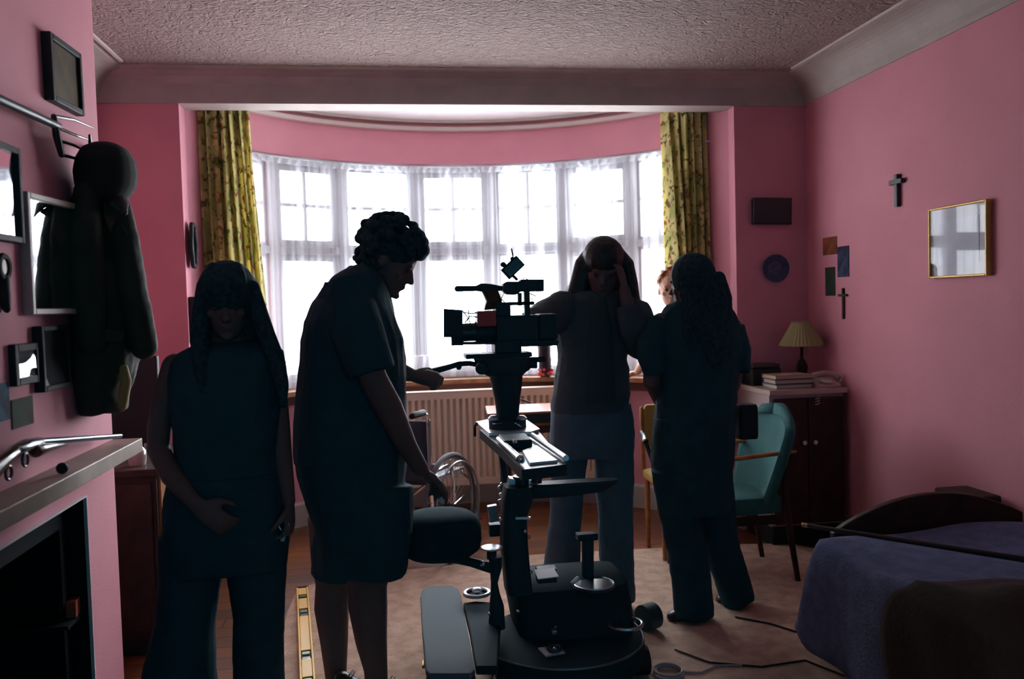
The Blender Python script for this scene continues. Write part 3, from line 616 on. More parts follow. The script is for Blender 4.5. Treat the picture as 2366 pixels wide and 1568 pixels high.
# ---------------- chimney breast side ----------------
NX = V((1, 0, 0)); UY = V((0, 1, 0))
m = MB().span((XC-.02, CH0, .91), (-.945, CH1+.0, .96))
o = obj('mantel_shelf', m, mat('worn cream mantel paint', (.40, .33, .27), .45, noise=.2), origin=(-1.0, 2.6, .9), bevel=.003, smooth=False); tag(o, 'narrow cream mantel shelf on the chimney breast', 'shelf')
# fireplace
fp = thing('fireplace', 'black fireplace opening with a thin metal edge under the mantel', 'fireplace', (XC, 2.4, 0))
e = .006
soot = mat('sooty iron', (.007, .012, .015), .9, spec=.1)
obj('metal_trim', MB().span((XC-.001, 2.985-e, 0), (XC+.01, 2.985, .82)).span((XC-.001, 1.75, .82-e), (XC+.01, 2.985-e, .82)), alu, fp, smooth=False, label='thin bright metal edge')
obj('surround', MB().span((XC-.06, 2.90, 0), (XC-.05, 2.984, .819)).span((XC-.06, 1.76, .73), (XC-.05, 2.90, .819)), soot, fp, smooth=False)
obj('lining', MB().span((-1.42, 1.752, .001), (-1.415, 2.983, .819)).span((-1.42, 2.978, .001), (XC-.002, 2.984, .819)).span((-1.42, 1.751, .814), (XC-.002, 2.984, .8195)).span((-1.42, 1.751, .001), (XC-.061, 1.757, .819)).span((-1.42, 1.751, .0005), (XC-.02, 2.984, .006)), soot, fp, smooth=False)
obj('grate', MB().span((-1.36, 2.0, .03), (-1.12, 2.75, .05)).tube([(-1.12, 2.0, .2), (-1.12, 2.75, .2)], .008, 8).tube([(-1.12, 2.0, .12), (-1.12, 2.75, .12)], .008, 8).tube([(-1.12, 2.0, 0), (-1.12, 2.0, .22)], .01, 8).tube([(-1.12, 2.75, 0), (-1.12, 2.75, .22)], .01, 8), black, fp)
m = MB()
for i in range(13): m.tube([PX(187+i*1.25, 1200+i*20, -1.085), PX(187+i*1.25+.8, 1211+i*20, -1.085)], .003, 6)
o = obj('bead_chain', m, mat('brass beads', (.35, .24, .12), .3, metal=.7)); tag(o, 'thin chain of small brass beads hanging in the fireplace', 'chain')
q = PX(166, 1398, -1.10)
o = obj('matchbox', MB().box(q, (.05, .10, .055), rot=(0, 0, .1)), mat('red card', (.36, .06, .035), .7), bevel=.002, smooth=False); tag(o, 'small red box at the right of the fireplace opening', 'box')
o['label'] = 'small red box inside the black fireplace opening'
o = obj('box_ledge', MB().span((-1.3, q.y-.12, q.z-.04), (-1.07, q.y+.10, q.z-.028)), soot, smooth=False, origin=(-1.2, q.y, q.z-.03)); o.name = 'fire_screen_ledge'; tag(o, 'black ledge inside the fireplace carrying the red box', 'ledge')
o.parent = fp; o.location = V((-1.2, q.y, q.z-.03))-WL[fp.name]; del o['label']; del o['category']; o.name = 'ledge'
# pictures on the chimney breast (their pixel boxes lie on the plane X = XC)
def lw(px0, px1, py0, py1):
    a = PX((px0+px1)/2, (py0+py1)/2, XC); w = abs(PX(px0, (py0+py1)/2, XC).y-PX(px1, (py0+py1)/2, XC).y); h = abs(PX((px0+px1)/2, py0, XC).z-PX((px0+px1)/2, py1, XC).z); return a, w, h
def lpic(name, label, box, fw, fm, pm, tilt=0, yawd=0, **k):
    a, w, h = lw(*box); Rt = Matrix.Rotation(yawd, 3, 'Z') @ Matrix.Rotation(tilt, 3, 'X')
    return flat_picture(name, label, k.pop('cat', 'picture'), (XC+abs(yawd)*w/2, a.y, a.z), Rt @ V((0, -1, 0)), Rt @ Z_, w, h, Rt @ NX, k.pop('t', .025), fw, fm, pm, **k)
mirrorm = mat('mirror glass', (.8, .84, .86), .03, metal=1)
lpic('picture_frame', 'small dark painting in a black frame above the hay fork', (100, 172, 102, 248), .020, black, img('brown painting', (.07, .055, .04), (.11, .08, .035), 14), tilt=.03, t=.03)
lpic('wall_mirror', 'mirror in a pale wooden frame beside the hanging coat', (49, 147, 459, 726), .018, mat('pale wood frame', (.42, .36, .32), .4), mirrorm, cat='mirror', t=.03, yawd=-.08)
lpic('wall_mirror', 'dark framed mirror cut by the left picture edge', (-50, 29, 330, 556), .018, black, mirrorm, cat='mirror', t=.03)
lpic('picture_frame', 'small black framed picture left of the tall black one', (20, 78, 793, 888), .022, black, img('dark grey print', (.05, .05, .06), (.02, .02, .025), 20), t=.02, gl=pglass)
lpic('picture_frame', 'tall black framed picture beside the coat hem', (77, 143, 752, 900), .016, black, img('black print', (.03, .03, .035), (.012, .014, .018), 15), t=.03, gl=pglass)
a, w, h = lw(-30, 20, 886, 975); o = obj('photo_print', MB().box((XC+.002, a.y, a.z), (.003, w, h)), img('blue photo', (.05, .16, .26), (.03, .05, .09), 10), smooth=False); tag(o, 'blue photo pinned at the far left above the shotgun', 'photo')
a, w, h = lw(26, 75, 918, 985); o = obj('photo_print', MB().box((XC+.002, a.y, a.z), (.003, w, h)), img('green photo', (.03, .07, .04), (.05, .04, .03), 14), smooth=False); tag(o, 'dark green photo pinned right of the blue one', 'photo')
a, w, h = lw(-22, 20, 578, 718)
cm = thing('horseshoe_ornament', 'black iron ornament with pale oval hung at far left', 'ornament', (XC, a.y, a.z))
obj('scroll', MB().ringt((XC+.012, a.y, a.z+h*.22), .030, .009, NX, 28).tube([(XC+.012, a.y, a.z+h*.02), (XC+.012, a.y-.01, a.z-h*.25), (XC+.012, a.y+.005, a.z-h*.48)], [.014, .018, .010], 10), black, cm)
obj('oval', MB().ell((XC+.010, a.y, a.z+h*.22), (.006, .022, .026)), mat('ivory', (.6, .56, .5), .4), cm)
# hay fork hung level on the wall
hf = thing('hay_fork', 'long handled four pronged hay fork hung across the chimney breast', 'fork', PX(60, 260, XC))
X1 = XC+.05
A = PX(-60, 203, X1); B_ = PX(135, 292, X1); obj('handle', MB().tube([A, B_], [.014, .012], 12), mat('worn steel tube', (.05, .06, .07), .4, metal=.3), hf)
ct, cbm = PX(124, 268, X1), PX(142, 358, X1); obj('head', MB().tube([ct, (ct+cbm)/2+V((0, -.008, 0)), cbm], [.008, .012, .009], 10), blackg, hf)
for (xa, ya, xb, yb, xc_, yc_) in ((124, 268, 170, 276, 217, 296), (134, 295, 175, 312, 207, 323), (139, 325, 170, 335, 200, 350), (142, 357, 175, 366, 215, 380)):
    obj('tine', MB().tube([PX(xa, ya, X1), PX(xb, yb, X1+.005), PX(xc_, yc_, X1)], [.0055, .005, .003], 8), blackg, hf)
hk = obj('wall_hook', MB().tube([PX(209, 345, XC), PX(209, 340, XC+.07), PX(207, 312, XC+.085)], [.008, .007, .004], 8), blackg); tag(hk, 'black hook on the chimney corner above the cap', 'hook')
# coat and hat hanging on the corner
coatm = mat('olive waxed cotton', (.020, .028, .020), .8, noise=.3, bump=.15, bscale=25)
ct_ = thing('coat', 'long olive waxed coat hanging on the chimney breast corner', 'coat', PX(230, 700, XC+.12))
Yc = 3.05
def hug(m):       # cloth lies against the chimney breast, never inside it
    for q in m.v:
        if q.y < CH1+.02: q.x = max(q.x, XC+.006)
    return m
def cs_(rows, **k): return MB().sl([(y, l, r, Yc, t) for y, l, r, t in rows], e=2.2, **k)
obj('body', hug(cs_([(405, 196, 250, .03), (420, 184, 262, .05), (455, 170, 274, .07), (520, 158, 290, .10), (600, 153, 303, .12), (700, 151, 312, .14), (800, 150, 318, .15), (870, 152, 302, .14), (905, 156, 290, .13), (948, 164, 286, .12), (953, 168, 282, .10)])), coatm, ct_, remesh=.008, disp=.02, dscale=.08)
m = MB(); m.tube([P(262, 430, Yc-.04), P(278, 520, Yc-.05), P(300, 640, Yc-.06), P(322, 760, Yc-.07), P(333, 803, Yc-.07)], [.035, .05, .052, .05, .045], 14)
obj('sleeve', hug(m), coatm, ct_, remesh=.008, disp=.012, dscale=.07)
m = MB(); m.tube([P(200, 440, Yc-.12), P(196, 540, Yc-.14), P(200, 660, Yc-.15), P(212, 790, Yc-.15)], [.04, .055, .055, .05], 14)
obj('sleeve', hug(m), coatm, ct_, remesh=.008, disp=.012, dscale=.07)
obj('collar', MB().prism([P(235, 440, Yc-.1), P(268, 470, Yc-.1), P(292, 486, Yc-.1), P(270, 500, Yc-.1), P(255, 540, Yc-.12), P(240, 500, Yc-.12)], (0, .02, 0)), mat('brown cord collar', (.05, .035, .02), .9), ct_, bevel=.004, smooth=False, label='brown corduroy collar')
for k_, tri in enumerate((((262, 468), (292, 484), (266, 500)), ((268, 500), (296, 540), (270, 548)))):
    obj('lapel', MB().prism([P(x, y, Yc-.1) for x, y in tri], (0, .03, 0)), coatm, ct_, bevel=.003, smooth=False)
obj('pocket_flap', MB().prism([P(240, 760, Yc-.165), P(285, 765, Yc-.165), P(283, 790, Yc-.165), P(240, 788, Yc-.165)], (0, .02, 0)), coatm, ct_, bevel=.004, smooth=False)
obj('lining', MB().tube([P(286, 850, Yc-.1), P(291, 880, Yc-.1), P(287, 905, Yc-.1), P(283, 940, Yc-.1)], [.014, .018, .017, .012], 10), mat('ochre edge highlight', (.30, .20, .07), .8), ct_, label='ochre edge highlight at the hem')  # highlight on the coat's edge, painted as an ochre strip
ht = thing('cap', 'dark rounded cap hanging over the top of the coat', 'cap', P(250, 400, Yc))
obj('crown', MB().sl([(332, 222, 268, Yc-.05, .05), (345, 200, 288, Yc-.05, .09), (370, 188, 302, Yc-.05, .11), (400, 183, 307, Yc-.05, .115), (430, 186, 304, Yc-.05, .105), (455, 196, 290, Yc-.05, .085), (475, 215, 268, Yc-.05, .05)]), mat('black felt', (.014, .017, .017), .95), ht, remesh=.007)
obj('peak', MB().tube([P(262, 455, Yc-.09), P(275, 472, Yc-.12), P(288, 490, Yc-.12)], [.04, .035, .012], 12, flat=.35), mat('black peak', (.012, .014, .016), .5), ht)
# shotgun broken over the mantel
sg = thing('shotgun', 'double barrelled shotgun lying on the mantel shelf', 'shotgun', PX(120, 1030, -.99))
ga = PX(272, 1007, -.985); gb = PX(80, 1021, -1.0); gd = (gb-ga).normalized()
for dz in (-.009, .009): obj('barrel', MB().tube([ga+V((dz, 0, 0)), gb+V((dz, 0, 0))], [.008, .0105], 12, round_=False), mat('blued steel', (.10, .16, .20), .25, metal=.8), sg)
obj('receiver', MB().tube([gb+gd*-.02, PX(60, 1028, -.99), PX(35, 1040, -.985)], [.020, .024, .020], 12, flat=.7), mat('engraved steel', (.35, .38, .42), .25, metal=.9), sg, label='bright engraved steel action')
obj('fore_end', MB().tube([PX(150, 1026, -.992), PX(100, 1036, -.985), PX(82, 1042, -.985)], [.008, .016, .018], 12), mat('oiled walnut', (.06, .03, .02), .3, coat=.5), sg)
obj('stock', MB().tube([PX(36, 1042, -.985), PX(10, 1062, -.98), PX(-30, 1095, -.975), PX(-80, 1140, -.975)], [.017, .018, .026, .038], 14), mat('oiled walnut stock', (.06, .03, .02), .25, coat=.6), sg)
q = PX(58, 1062, -.975); obj('trigger_guard', MB().ringt(q, .017, .0035, NX, 20), blackg, sg); obj('trigger', MB().tube([q+V((0, 0, .012)), q+V((0, .003, -.006))], .002, 6), steel, sg)
obj('second_trigger_guard', MB().ringt(PX(20, 1092, -.972), .017, .004, NX, 20), blackg, sg)
q = PX(143, 1070, -.975); o = obj('black_ball', MB().ell((q.x, q.y, .96+.0175), (.017, .017, .017)), black); tag(o, 'small black ball on the mantel shelf edge', 'ball')
# ---------------- left recess: cupboard, television, bottle ----------------
cp = thing('cupboard', 'dark wooden cupboard in the recess beside the chimney breast', 'cupboard', (-1.2, 3.85, 0))
q = P(390, 1110, 3.62); kx = q.x; kz = P(330, 1083, 3.62).z; kx = min(kx, -.99)
obj('carcass', MB().span((XL+.005, 3.62, .08), (kx, 4.25, kz-.03)), darkwood, cp, smooth=False)
obj('top', MB().span((XL+.005, 3.60, kz-.03), (kx+.02, 4.27, kz)), darkwood, cp, bevel=.004, smooth=False)
obj('door', MB().span((XL+.03, 3.605, .12), (kx-.02, 3.62, kz-.06)), darkwood, cp, bevel=.003, smooth=False)
obj('plinth', MB().span((XL+.02, 3.65, 0), (kx-.03, 4.22, .08)), black, cp, smooth=False)
obj('side_edge', MB().span((kx, 3.64, .1), (kx+.012, 4.22, kz-.03)), midwood, cp, smooth=False, label='side panel with its lit edge put into orange colour')  # lit edge of the dark cupboard, put into the colour as orange wood
tv = thing('television', 'dark flat television standing on the recess cupboard', 'television', (-1.28, 4.0, kz))
ta = P(240, 826, 4.0); tb_ = P(370, 1000, 4.0)
obj('screen', MB().span((ta.x, 4.0, kz+.05), (tb_.x, 4.04, ta.z)), black, tv, bevel=.006, smooth=False)
obj('stand', MB().span((ta.x+.1, 3.95, kz+.001), (tb_.x-.06, 4.09, kz+.012)).span((ta.x+.15, 4.01, kz+.01), (tb_.x-.1, 4.03, kz+.06)), black, tv, smooth=False)
q = P(318, 1078, 3.72)
bo = thing('ceramic_bottle', 'small glazed bottle on the recess cupboard beside the mantel end', 'bottle', (q.x, 3.72, kz))
obj('body', MB().lathe((q.x, 3.72, kz+.001), [(.001, 0), (.034, 0), (.038, .03), (.036, .06), (.02, .08), (.014, .085)], 24), mat('pinkish glaze', (.45, .34, .32), .15, coat=1), bo)
obj('stopper', MB().lathe((q.x, 3.72, kz+.084), [(.001, 0), (.014, .0), (.016, .006), (.016, .016), (.001, .02)], 18), mat('brown stopper', (.10, .06, .04), .3), bo)
q = P(412, 1010, 3.9)
# mirrors on the left jamb of the bay
for (y0, y1, lab, nm, rnd) in ((518, 622, 'ornate scrolled dark frame on the left bay jamb', 'ornate_frame', 1), (686, 792, 'plain dark frame below the ornate one on the bay jamb', 'plain_frame', 0)):
    q0, q1 = PX(443, y0, OL), PX(443, y1, OL); h_ = q0.z-q1.z; zc_ = (q0.z+q1.z)/2; Y_ = D+.075
    if rnd:
        t_ = thing(nm, lab, 'frame', (OL, Y_, zc_)); m = MB(); pts = []
        for i in range(41):
            a = i/40*6.28319; k = 1+.08*math.cos(a*6); pts.append(V((OL+.03, Y_+math.cos(a)*.05*k, zc_+math.sin(a)*h_/2*k*.93)))
        obj('scrolled_border', m.tube(pts, .013, 8, round_=False), black, t_); obj('picture', MB().ell((OL+.02, Y_, zc_), (.01, .045, h_/2*.88)), img('portrait', (.06, .04, .03), (.02, .02, .02)), t_)
    else:
        t_ = thing(nm, lab, 'frame', (OL, Y_, zc_)); obj('border', MB().span((OL+.003, Y_-.05, zc_-h_/2), (OL+.035, Y_+.05, zc_+h_/2)), black, t_, bevel=.004, smooth=False)
        obj('picture', MB().span((OL+.030, Y_-.04, zc_-h_/2+.015), (OL+.037, Y_+.04, zc_+h_/2-.015)), img('dark view', (.05, .04, .03), (.02, .02, .02)), t_, smooth=False)
# yellow spirit level lying on the rug, pointing to the window
la, lb = PZ(698, 1350, .05), PZ(714, 1620, .05); ld = (lb-la).normalized(); ls = V((ld.y, -ld.x, 0)); ls = -ls if ls.x < 0 else ls
yel = mat('yellow painted aluminium', (.85, .48, .03), .4); LL = (lb-la).length
lv = thing('spirit_level', 'long yellow spirit level lying on the rug between the two figures', 'spirit level', ((la.x+lb.x)/2, (la.y+lb.y)/2, .013))
Rl = Matrix((ls, ld, Z_)).transposed(); holes = [(.02, .10, 0), (.28, .40, 0), (.56, .60, .5), (.78, .90, 0), (1.0, 1.1, 0)]
wlv = .058; z0_, z1_ = .014, .038
def lbx(m, s0, s1, l0, l1, za, zb_): return m.box(la+ls*((s0+s1)/2)+ld*((l0+l1)/2)+V((0, 0, (za+zb_)/2-la.z)), (s1-s0, l1-l0, zb_-za), R=Rl)
m = MB(); lbx(m, -wlv/2, -wlv/2+.009, 0, LL, z0_, z1_); lbx(m, wlv/2-.009, wlv/2, 0, LL, z0_, z1_)
cuts = [(.10, .16), (.30, .40), (.80, .89), (1.06, 1.12)]; pos = 0
for a, b in cuts+[(LL, LL)]:
    if a > LL: a = b = LL
    if a > pos: lbx(m, -wlv/2+.009, wlv/2-.009, pos, a, z0_+.005, z1_-.004)
    pos = b
obj('body', m, yel, lv, bevel=.002, smooth=False)
obj('end_cap', lbx(MB(), -wlv/2-.001, wlv/2+.001, -.012, .0, z0_, z1_+.001), black, lv, smooth=False)
for a, b in cuts:
    if b < LL: vb = obj('vial_block', lbx(MB(), -wlv/2+.010, wlv/2-.010, a+.002, b-.002, z0_+.004, z1_-.008), blackg, lv, bevel=.004, smooth=False); obj('vial', MB().cyl(la+ls*-.015+ld*((a+b)/2)+V((0, 0, z1_-.006-la.z)), la+ls*.015+ld*((a+b)/2)+V((0, 0, z1_-.006-la.z)), .005), mat('green vial', (.25, .5, .2), .1), vb)
# ---------------- people ----------------
def basis(fwd, up=(0, 0, 1)):
    f = V(fwd).normalized(); u = V(up); u = (u-f*u.dot(f)).normalized(); r = f.cross(u)
    return r, f, u
def head(m, c, h, fwd, up=(0, 0, 1), ear=True):
    """c = middle of the head, h = chin to crown; the local y axis looks out of the face"""
    r, f, u = basis(fwd, up); c = V(c)
    def L(x, y, z): return c+r*(x*h)+f*(y*h)+u*((z-.5)*h)
    prof = [(0, .25, .06, .05), (.03, .22, .13, .14), (.1, .15, .20, .23), (.2, .09, .255, .30), (.32, .05, .29, .36), (.45, .01, .315, .395), (.58, -.01, .33, .42), (.7, -.025, .335, .43), (.82, -.03, .31, .395), (.91, -.035, .24, .31), (.97, -.035, .15, .20), (1, -.035, .05, .07)]
    m.rings([[L(math.cos(k*.3927)*hx, yc+math.sin(k*.3927)*hy, z) for k in range(16)] for z, yc, hx, hy in prof])
    m.tube([L(0, .385, .55), L(0, .43, .45), L(0, .475, .36)], [.022*h, .035*h, .05*h], 8)
    for s_ in (-1, 1): m.ell(L(s_*.045, .43, .345), (.035*h,)*3, n=6, m=8)
    R = Matrix((r, f, u)).transposed()
    m.ell(L(0, .405, .245), (.085*h, .035*h, .022*h), R, 6, 10); m.ell(L(0, .395, .205), (.075*h, .04*h, .026*h), R, 6, 10)
    m.ell(L(0, .36, .07), (.09*h, .07*h, .06*h), R, 6, 10)
    for s_ in (-1, 1):
        m.ell(L(s_*.14, .36, .585), (.10*h, .05*h, .03*h), R, 6, 10); m.ell(L(s_*.20, .27, .40), (.08*h, .08*h, .07*h), R, 6, 10)
        if ear: m.ell(L(s_*.345, -.03, .44), (.025*h, .075*h, .13*h), R, 6, 10)
    return L
def eyes(o, L, h, look=(0, 1, 0)):
    for s_ in (-1, 1):
        e = obj('eye', MB().ell(L(s_*.14, .345, .505), (.048*h,)*3, n=8, m=10), M_eye, o, label='eye')
        obj('iris', MB().ell(L(s_*.14, .380, .50), (.014*h,)*3, n=6, m=8), M_iris, e)
M_eye = mat('eye white', (.06, .055, .055), .8, spec=.05); M_iris = mat('iris', (.03, .02, .015), .8, spec=.05)
def hand(m, w, fwd, palm, s_=1.0, curl=.5, thumb=1, spread=.10, curls=None):
    """w wrist, fwd towards the knuckles, palm = the way the palm faces; thumb=+1/-1 side"""
    f = V(fwd).normalized(); n = V(palm); n = (n-f*n.dot(f)).normalized(); r = f.cross(n)*thumb; w = V(w)
    R = Matrix((r, f, n)).transposed()
    m.tube([w-f*.02*s_, w+f*.02*s_, w+f*.055*s_, w+f*.082*s_], [.026*s_, .034*s_, .041*s_, .038*s_], 12, flat=.42, fdir=n)
    for k, (off, ln) in enumerate(((.029, .072), (.010, .080), (-.010, .074), (-.028, .058))):
        c_ = curls[k] if curls else curl*(1+.12*k)
        p = w+f*.085*s_+r*off*s_; a = .15+c_*.4; pts = [p-f*.02*s_, p]; ra = spread*(1.2-k)*.8
        for seg, q in ((.45, 1), (.32, 1), (.23, 1)):
            d = (f*math.cos(a)+n*math.sin(a)+r*ra*math.cos(a)).normalized(); p = p+d*ln*seg*s_; pts.append(p); a += c_*.95
        m.tube(pts, [.0098*s_, .0100*s_, .0092*s_, .0082*s_, .0070*s_], 8)
    p = w+f*.025*s_+r*.024*s_; q = p+(r*.72+f*.62+n*.25).normalized()*.038*s_; t_ = q+(r*.30+f*.88+n*(.2+curl*.5)).normalized()*.032*s_; t2 = t_+(f*.9+n*(.25+curl*.6)-r*.05).normalized()*.025*s_
    m.tube([p, q, t_, t2], [.015*s_, .0125*s_, .0105*s_, .0085*s_], 8)
def slr(m, rows, Y, inset=0, dy=0, **k): return m.sl([(r[0], r[1], r[2], Y+(r[4] if len(r) > 4 else 0), r[3]) for r in rows], inset=inset, **k)
def tp_(m, pts, inset=0, seg=14, **k):       # limb through (px, py, Y, radius in metres)
    return m.tube([P(a, b, y) for a, b, y, r in pts], [max(r-inset, .006) for a, b, y, r in pts], seg, **k)
def shoe(m, heel, toe, w=.048, h=.075):
    heel, toe = V(heel), V(toe); d = (toe-heel); L_ = d.length; d.normalize(); s_ = V((d.y, -d.x, 0)); rs = []
    for t_, ww, hh in ((-.02, .5, .6), (.02, .78, .95), (.15, .86, 1.0), (.35, .88, .98), (.55, 1.0, .75), (.75, 1.0, .6), (.9, .78, .48), (1.0, .35, .3)):
        c_ = heel+d*L_*t_; rs.append([c_+s_*(x*w*ww)+V((0, 0, max(.001, z*h*hh+.001))) for x, z in ((-1, .0), (-1.02, .3), (-.8, .75), (-.35, 1), (.35, 1), (.8, .75), (1.02, .3), (1, .0))])
    return m.rings(rs)
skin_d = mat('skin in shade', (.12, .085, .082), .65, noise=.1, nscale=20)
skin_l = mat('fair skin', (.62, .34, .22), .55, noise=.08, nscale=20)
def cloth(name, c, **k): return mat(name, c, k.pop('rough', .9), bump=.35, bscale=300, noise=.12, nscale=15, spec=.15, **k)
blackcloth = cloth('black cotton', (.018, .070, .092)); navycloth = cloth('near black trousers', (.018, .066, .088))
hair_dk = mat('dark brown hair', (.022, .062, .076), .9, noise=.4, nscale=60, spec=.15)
shoem = mat('black shoe leather', (.012, .014, .016), .35, spec=.5)
VX = .006
def wisps(m, lst, r=.0022):
    for a, b, c_ in lst:
        m.tube([a, b, c_], [r*1.3, r, r*.5], 5, round_=False)
    return m
# --- stooping man in profile ---
Y = 3.05
bm_ = MB()
hc = P(897, 600, Y); fd = V((.86, -.10, -.50)); upv = V((.48, -.05, .86))
L = head(bm_, hc, .232, fd, upv)
tp_(bm_, [(858, 655, Y, .068), (872, 625, Y, .066), (884, 608, Y, .064)], seg=16)
torso = [(612, 822, 850, .09, .0), (622, 800, 868, .14), (640, 772, 888, .19), (665, 748, 898, .21), (700, 724, 903, .22), (740, 707, 914, .225), (785, 699, 930, .22), (830, 697, 935, .215), (880, 692, 936, .21), (930, 685, 939, .21), (975, 681, 938, .205), (1020, 681, 938, .20), (1060, 684, 938, .20)]
slr(bm_, torso, Y, .02)
shorts_ = [(1040, 686, 936, .195), (1080, 694, 934, .195), (1120, 706, 930, .19), (1170, 722, 930, .185), (1220, 738, 933, .18), (1240, 744, 934, .18)]
slr(bm_, shorts_, Y, .02)
legL = [(775, 1200, 3.12, .10), (772, 1290, 3.14, .085), (768, 1350, 3.15, .062), (766, 1405, 3.16, .064), (772, 1480, 3.16, .052), (776, 1560, 3.16, .040), (778, 1600, 3.17, .038)]
legR = [(868, 1190, 2.98, .11), (858, 1290, 2.98, .092), (848, 1350, 2.97, .070), (850, 1400, 2.97, .069), (858, 1480, 2.97, .056), (868, 1545, 2.97, .042), (872, 1610, 2.98, .039)]
tp_(bm_, legL, seg=16); tp_(bm_, legR, seg=16)
armN = [(800, 690, 2.88, .058), (835, 780, 2.82, .052), (862, 872, 2.80, .046), (898, 940, 2.83, .047), (940, 1030, 2.90, .036), (972, 1083, 2.95, .029)]
tp_(bm_, armN, seg=14)
hand(bm_, P(975, 1086, 2.96), P(1015, 1122, 3.02)-P(975, 1086, 2.96), (0, .15, -1), 1.06, .42, thumb=-1, spread=.12)
armF = [(850, 690, 3.24, .055), (872, 780, 3.27, .05), (895, 840, 3.26, .046), (925, 858, 3.24, .036), (948, 866, 3.22, .028)]
tp_(bm_, armF, seg=14)
hand(bm_, P(950, 866, 3.22), P(985, 872, 3.2)-P(950, 866, 3.22), (0, .6, -.75), 1.05, 1.5, thumb=1, spread=.02)
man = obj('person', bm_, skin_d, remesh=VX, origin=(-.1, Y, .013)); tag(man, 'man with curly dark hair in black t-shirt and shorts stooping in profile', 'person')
m = MB(); slr(m, torso, Y)
tp_(m, [(795, 668, 2.92, .085), (815, 730, 2.86, .088), (842, 810, 2.82, .084), (858, 862, 2.81, .080)], seg=18, round_=False)
tp_(m, [(845, 680, 3.2, .08), (865, 740, 3.26, .082), (884, 800, 3.27, .078)], seg=18, round_=False)
m.ringt(P(852, 640, Y), .070, .010, upv, 24)
obj('t_shirt', m, blackcloth, man, remesh=VX, disp=.014, dscale=.11)
obj('shirt_print', MB().grid(lambda u, v: P(738+22*u+14*v, 690-38*v, 2.86+.0*u)+V((0, -.035-.018*u, 0)), 6, 8), mat('faded print', (.035, .065, .08), .9), man, solid=.002, label='faded pinkish print on the sleeve')
m = MB(); slr(m, shorts_, Y, -.006)
tp_(m, [(790, 1180, 3.12, .112), (786, 1325, 3.13, .106)], seg=18, round_=False); tp_(m, [(874, 1120, 3.0, .125), (872, 1225, 2.98, .124), (868, 1325, 2.98, .108)], seg=18, round_=False)
slr(m, [(1180, 724, 930, .17), (1250, 737, 934, .17), (1312, 735, 934, .15)], Y)
obj('shorts', m, blackcloth, man, remesh=VX, disp=.012, dscale=.1)
for a, b in ((PZ(775, 1612, .013), PZ(850, 1600, .013)), (PZ(862, 1630, .013), PZ(945, 1612, .013))):
    sh = obj('shoe', shoe(MB(), a, b, .05, .095), shoem, man, sub=1); obj('lace', MB().tube([a*.45+b*.55+V((-.01, -.02, .085)), a*.45+b*.55+V((0, .02, .085))], .003, 6).tube([a*.38+b*.62+V((-.01, -.02, .078)), a*.38+b*.62+V((0, .02, .078))], .003, 6), mat('lace', (.1, .1, .1)), sh)
hm = MB(); rnd = random.Random(3)
r_, f_, u_ = basis(fd, upv); Rh = Matrix((r_, f_, u_)).transposed()
hm.ell(L(0, -.06, .66), (.088, .108, .088), Rh)
for i in range(230):
    th = rnd.random()*6.28; ph = math.acos(rnd.uniform(-.35, 1)); d = V((math.sin(ph)*math.cos(th), math.sin(ph)*math.sin(th), math.cos(ph)))
    if d.y > .78 and d.z < .45: continue
    if d.z < .0 and d.y > .05: continue
    k = 1.02+.07*rnd.random(); hm.ell(L(d.x*.40*k, -.05+d.y*.48*k, .72+d.z*.43*k), [rnd.uniform(.011, .021)]*3, n=5, m=7)
for i in range(60):
    d = V((rnd.uniform(-1, 1), -rnd.random(), 0)).normalized(); hm.ell(L(d.x*.34, -.05+d.y*.42, rnd.uniform(.25, .6)), [rnd.uniform(.008, .015)]*3, n=5, m=7)
hm.ell(L(0, .36, .88), (.055, .035, .03), Rh); hm.ell(L(0, .40, .80), (.06, .022, .022), Rh)
obj('curly_hair', hm, hair_dk, man, remesh=.0045)
eyes(man, L, .232)
# --- woman on the left, facing the room, long straight hair ---
Y = 2.85
bm_ = MB(); hc = P(527, 695, Y-.02); fd = V((.06, -1, -.30)); upv = V((.02, -.28, 1)); hh = .222
L = head(bm_, hc, hh, fd, upv)
tp_(bm_, [(532, 830, Y+.02, .062), (528, 770, Y+.01, .055), (527, 730, Y+.01, .055)], seg=14)
torsoA = [(788, 478, 588, .05), (798, 446, 622, .075), (812, 420, 648, .095), (835, 404, 650, .11), (870, 398, 648, .12), (920, 402, 645, .13), (980, 410, 640, .125), (1040, 414, 636, .12), (1090, 410, 640, .125), (1120, 400, 646, .13)]
slr(bm_, torsoA, Y, .015)
hips = [(1090, 402, 640, .13), (1140, 392, 648, .14), (1200, 390, 655, .145), (1250, 390, 660, .14), (1290, 392, 658, .13), (1310, 394, 655, .12)]
slr(bm_, hips, Y, .02)
tp_(bm_, [(452, 1250, Y, .085), (440, 1380, Y, .062), (430, 1480, Y, .056), (420, 1640, Y, .04), (418, 1668, Y, .038)]); tp_(bm_, [(594, 1250, Y, .085), (598, 1380, Y, .062), (600, 1480, Y, .056), (604, 1640, Y+.04, .04), (604, 1664, Y+.04, .038)])
tp_(bm_, [(408, 845, Y, .046), (386, 910, Y+.01, .042), (368, 985, Y, .038), (366, 1040, Y-.03, .036), (398, 1100, Y-.10, .034), (440, 1150, Y-.15, .026), (452, 1163, Y-.16, .024)])
hand(bm_, P(455, 1166, Y-.165), P(500, 1200, Y-.17)-P(455, 1166, Y-.165), (.2, .9, -.2), .95, .55, thumb=1)
tp_(bm_, [(630, 848, Y, .044), (636, 920, Y+.02, .041), (645, 1000, Y+.02, .038), (654, 1080, Y-.01, .033), (664, 1140, Y-.04, .025), (667, 1158, Y-.05, .023)])
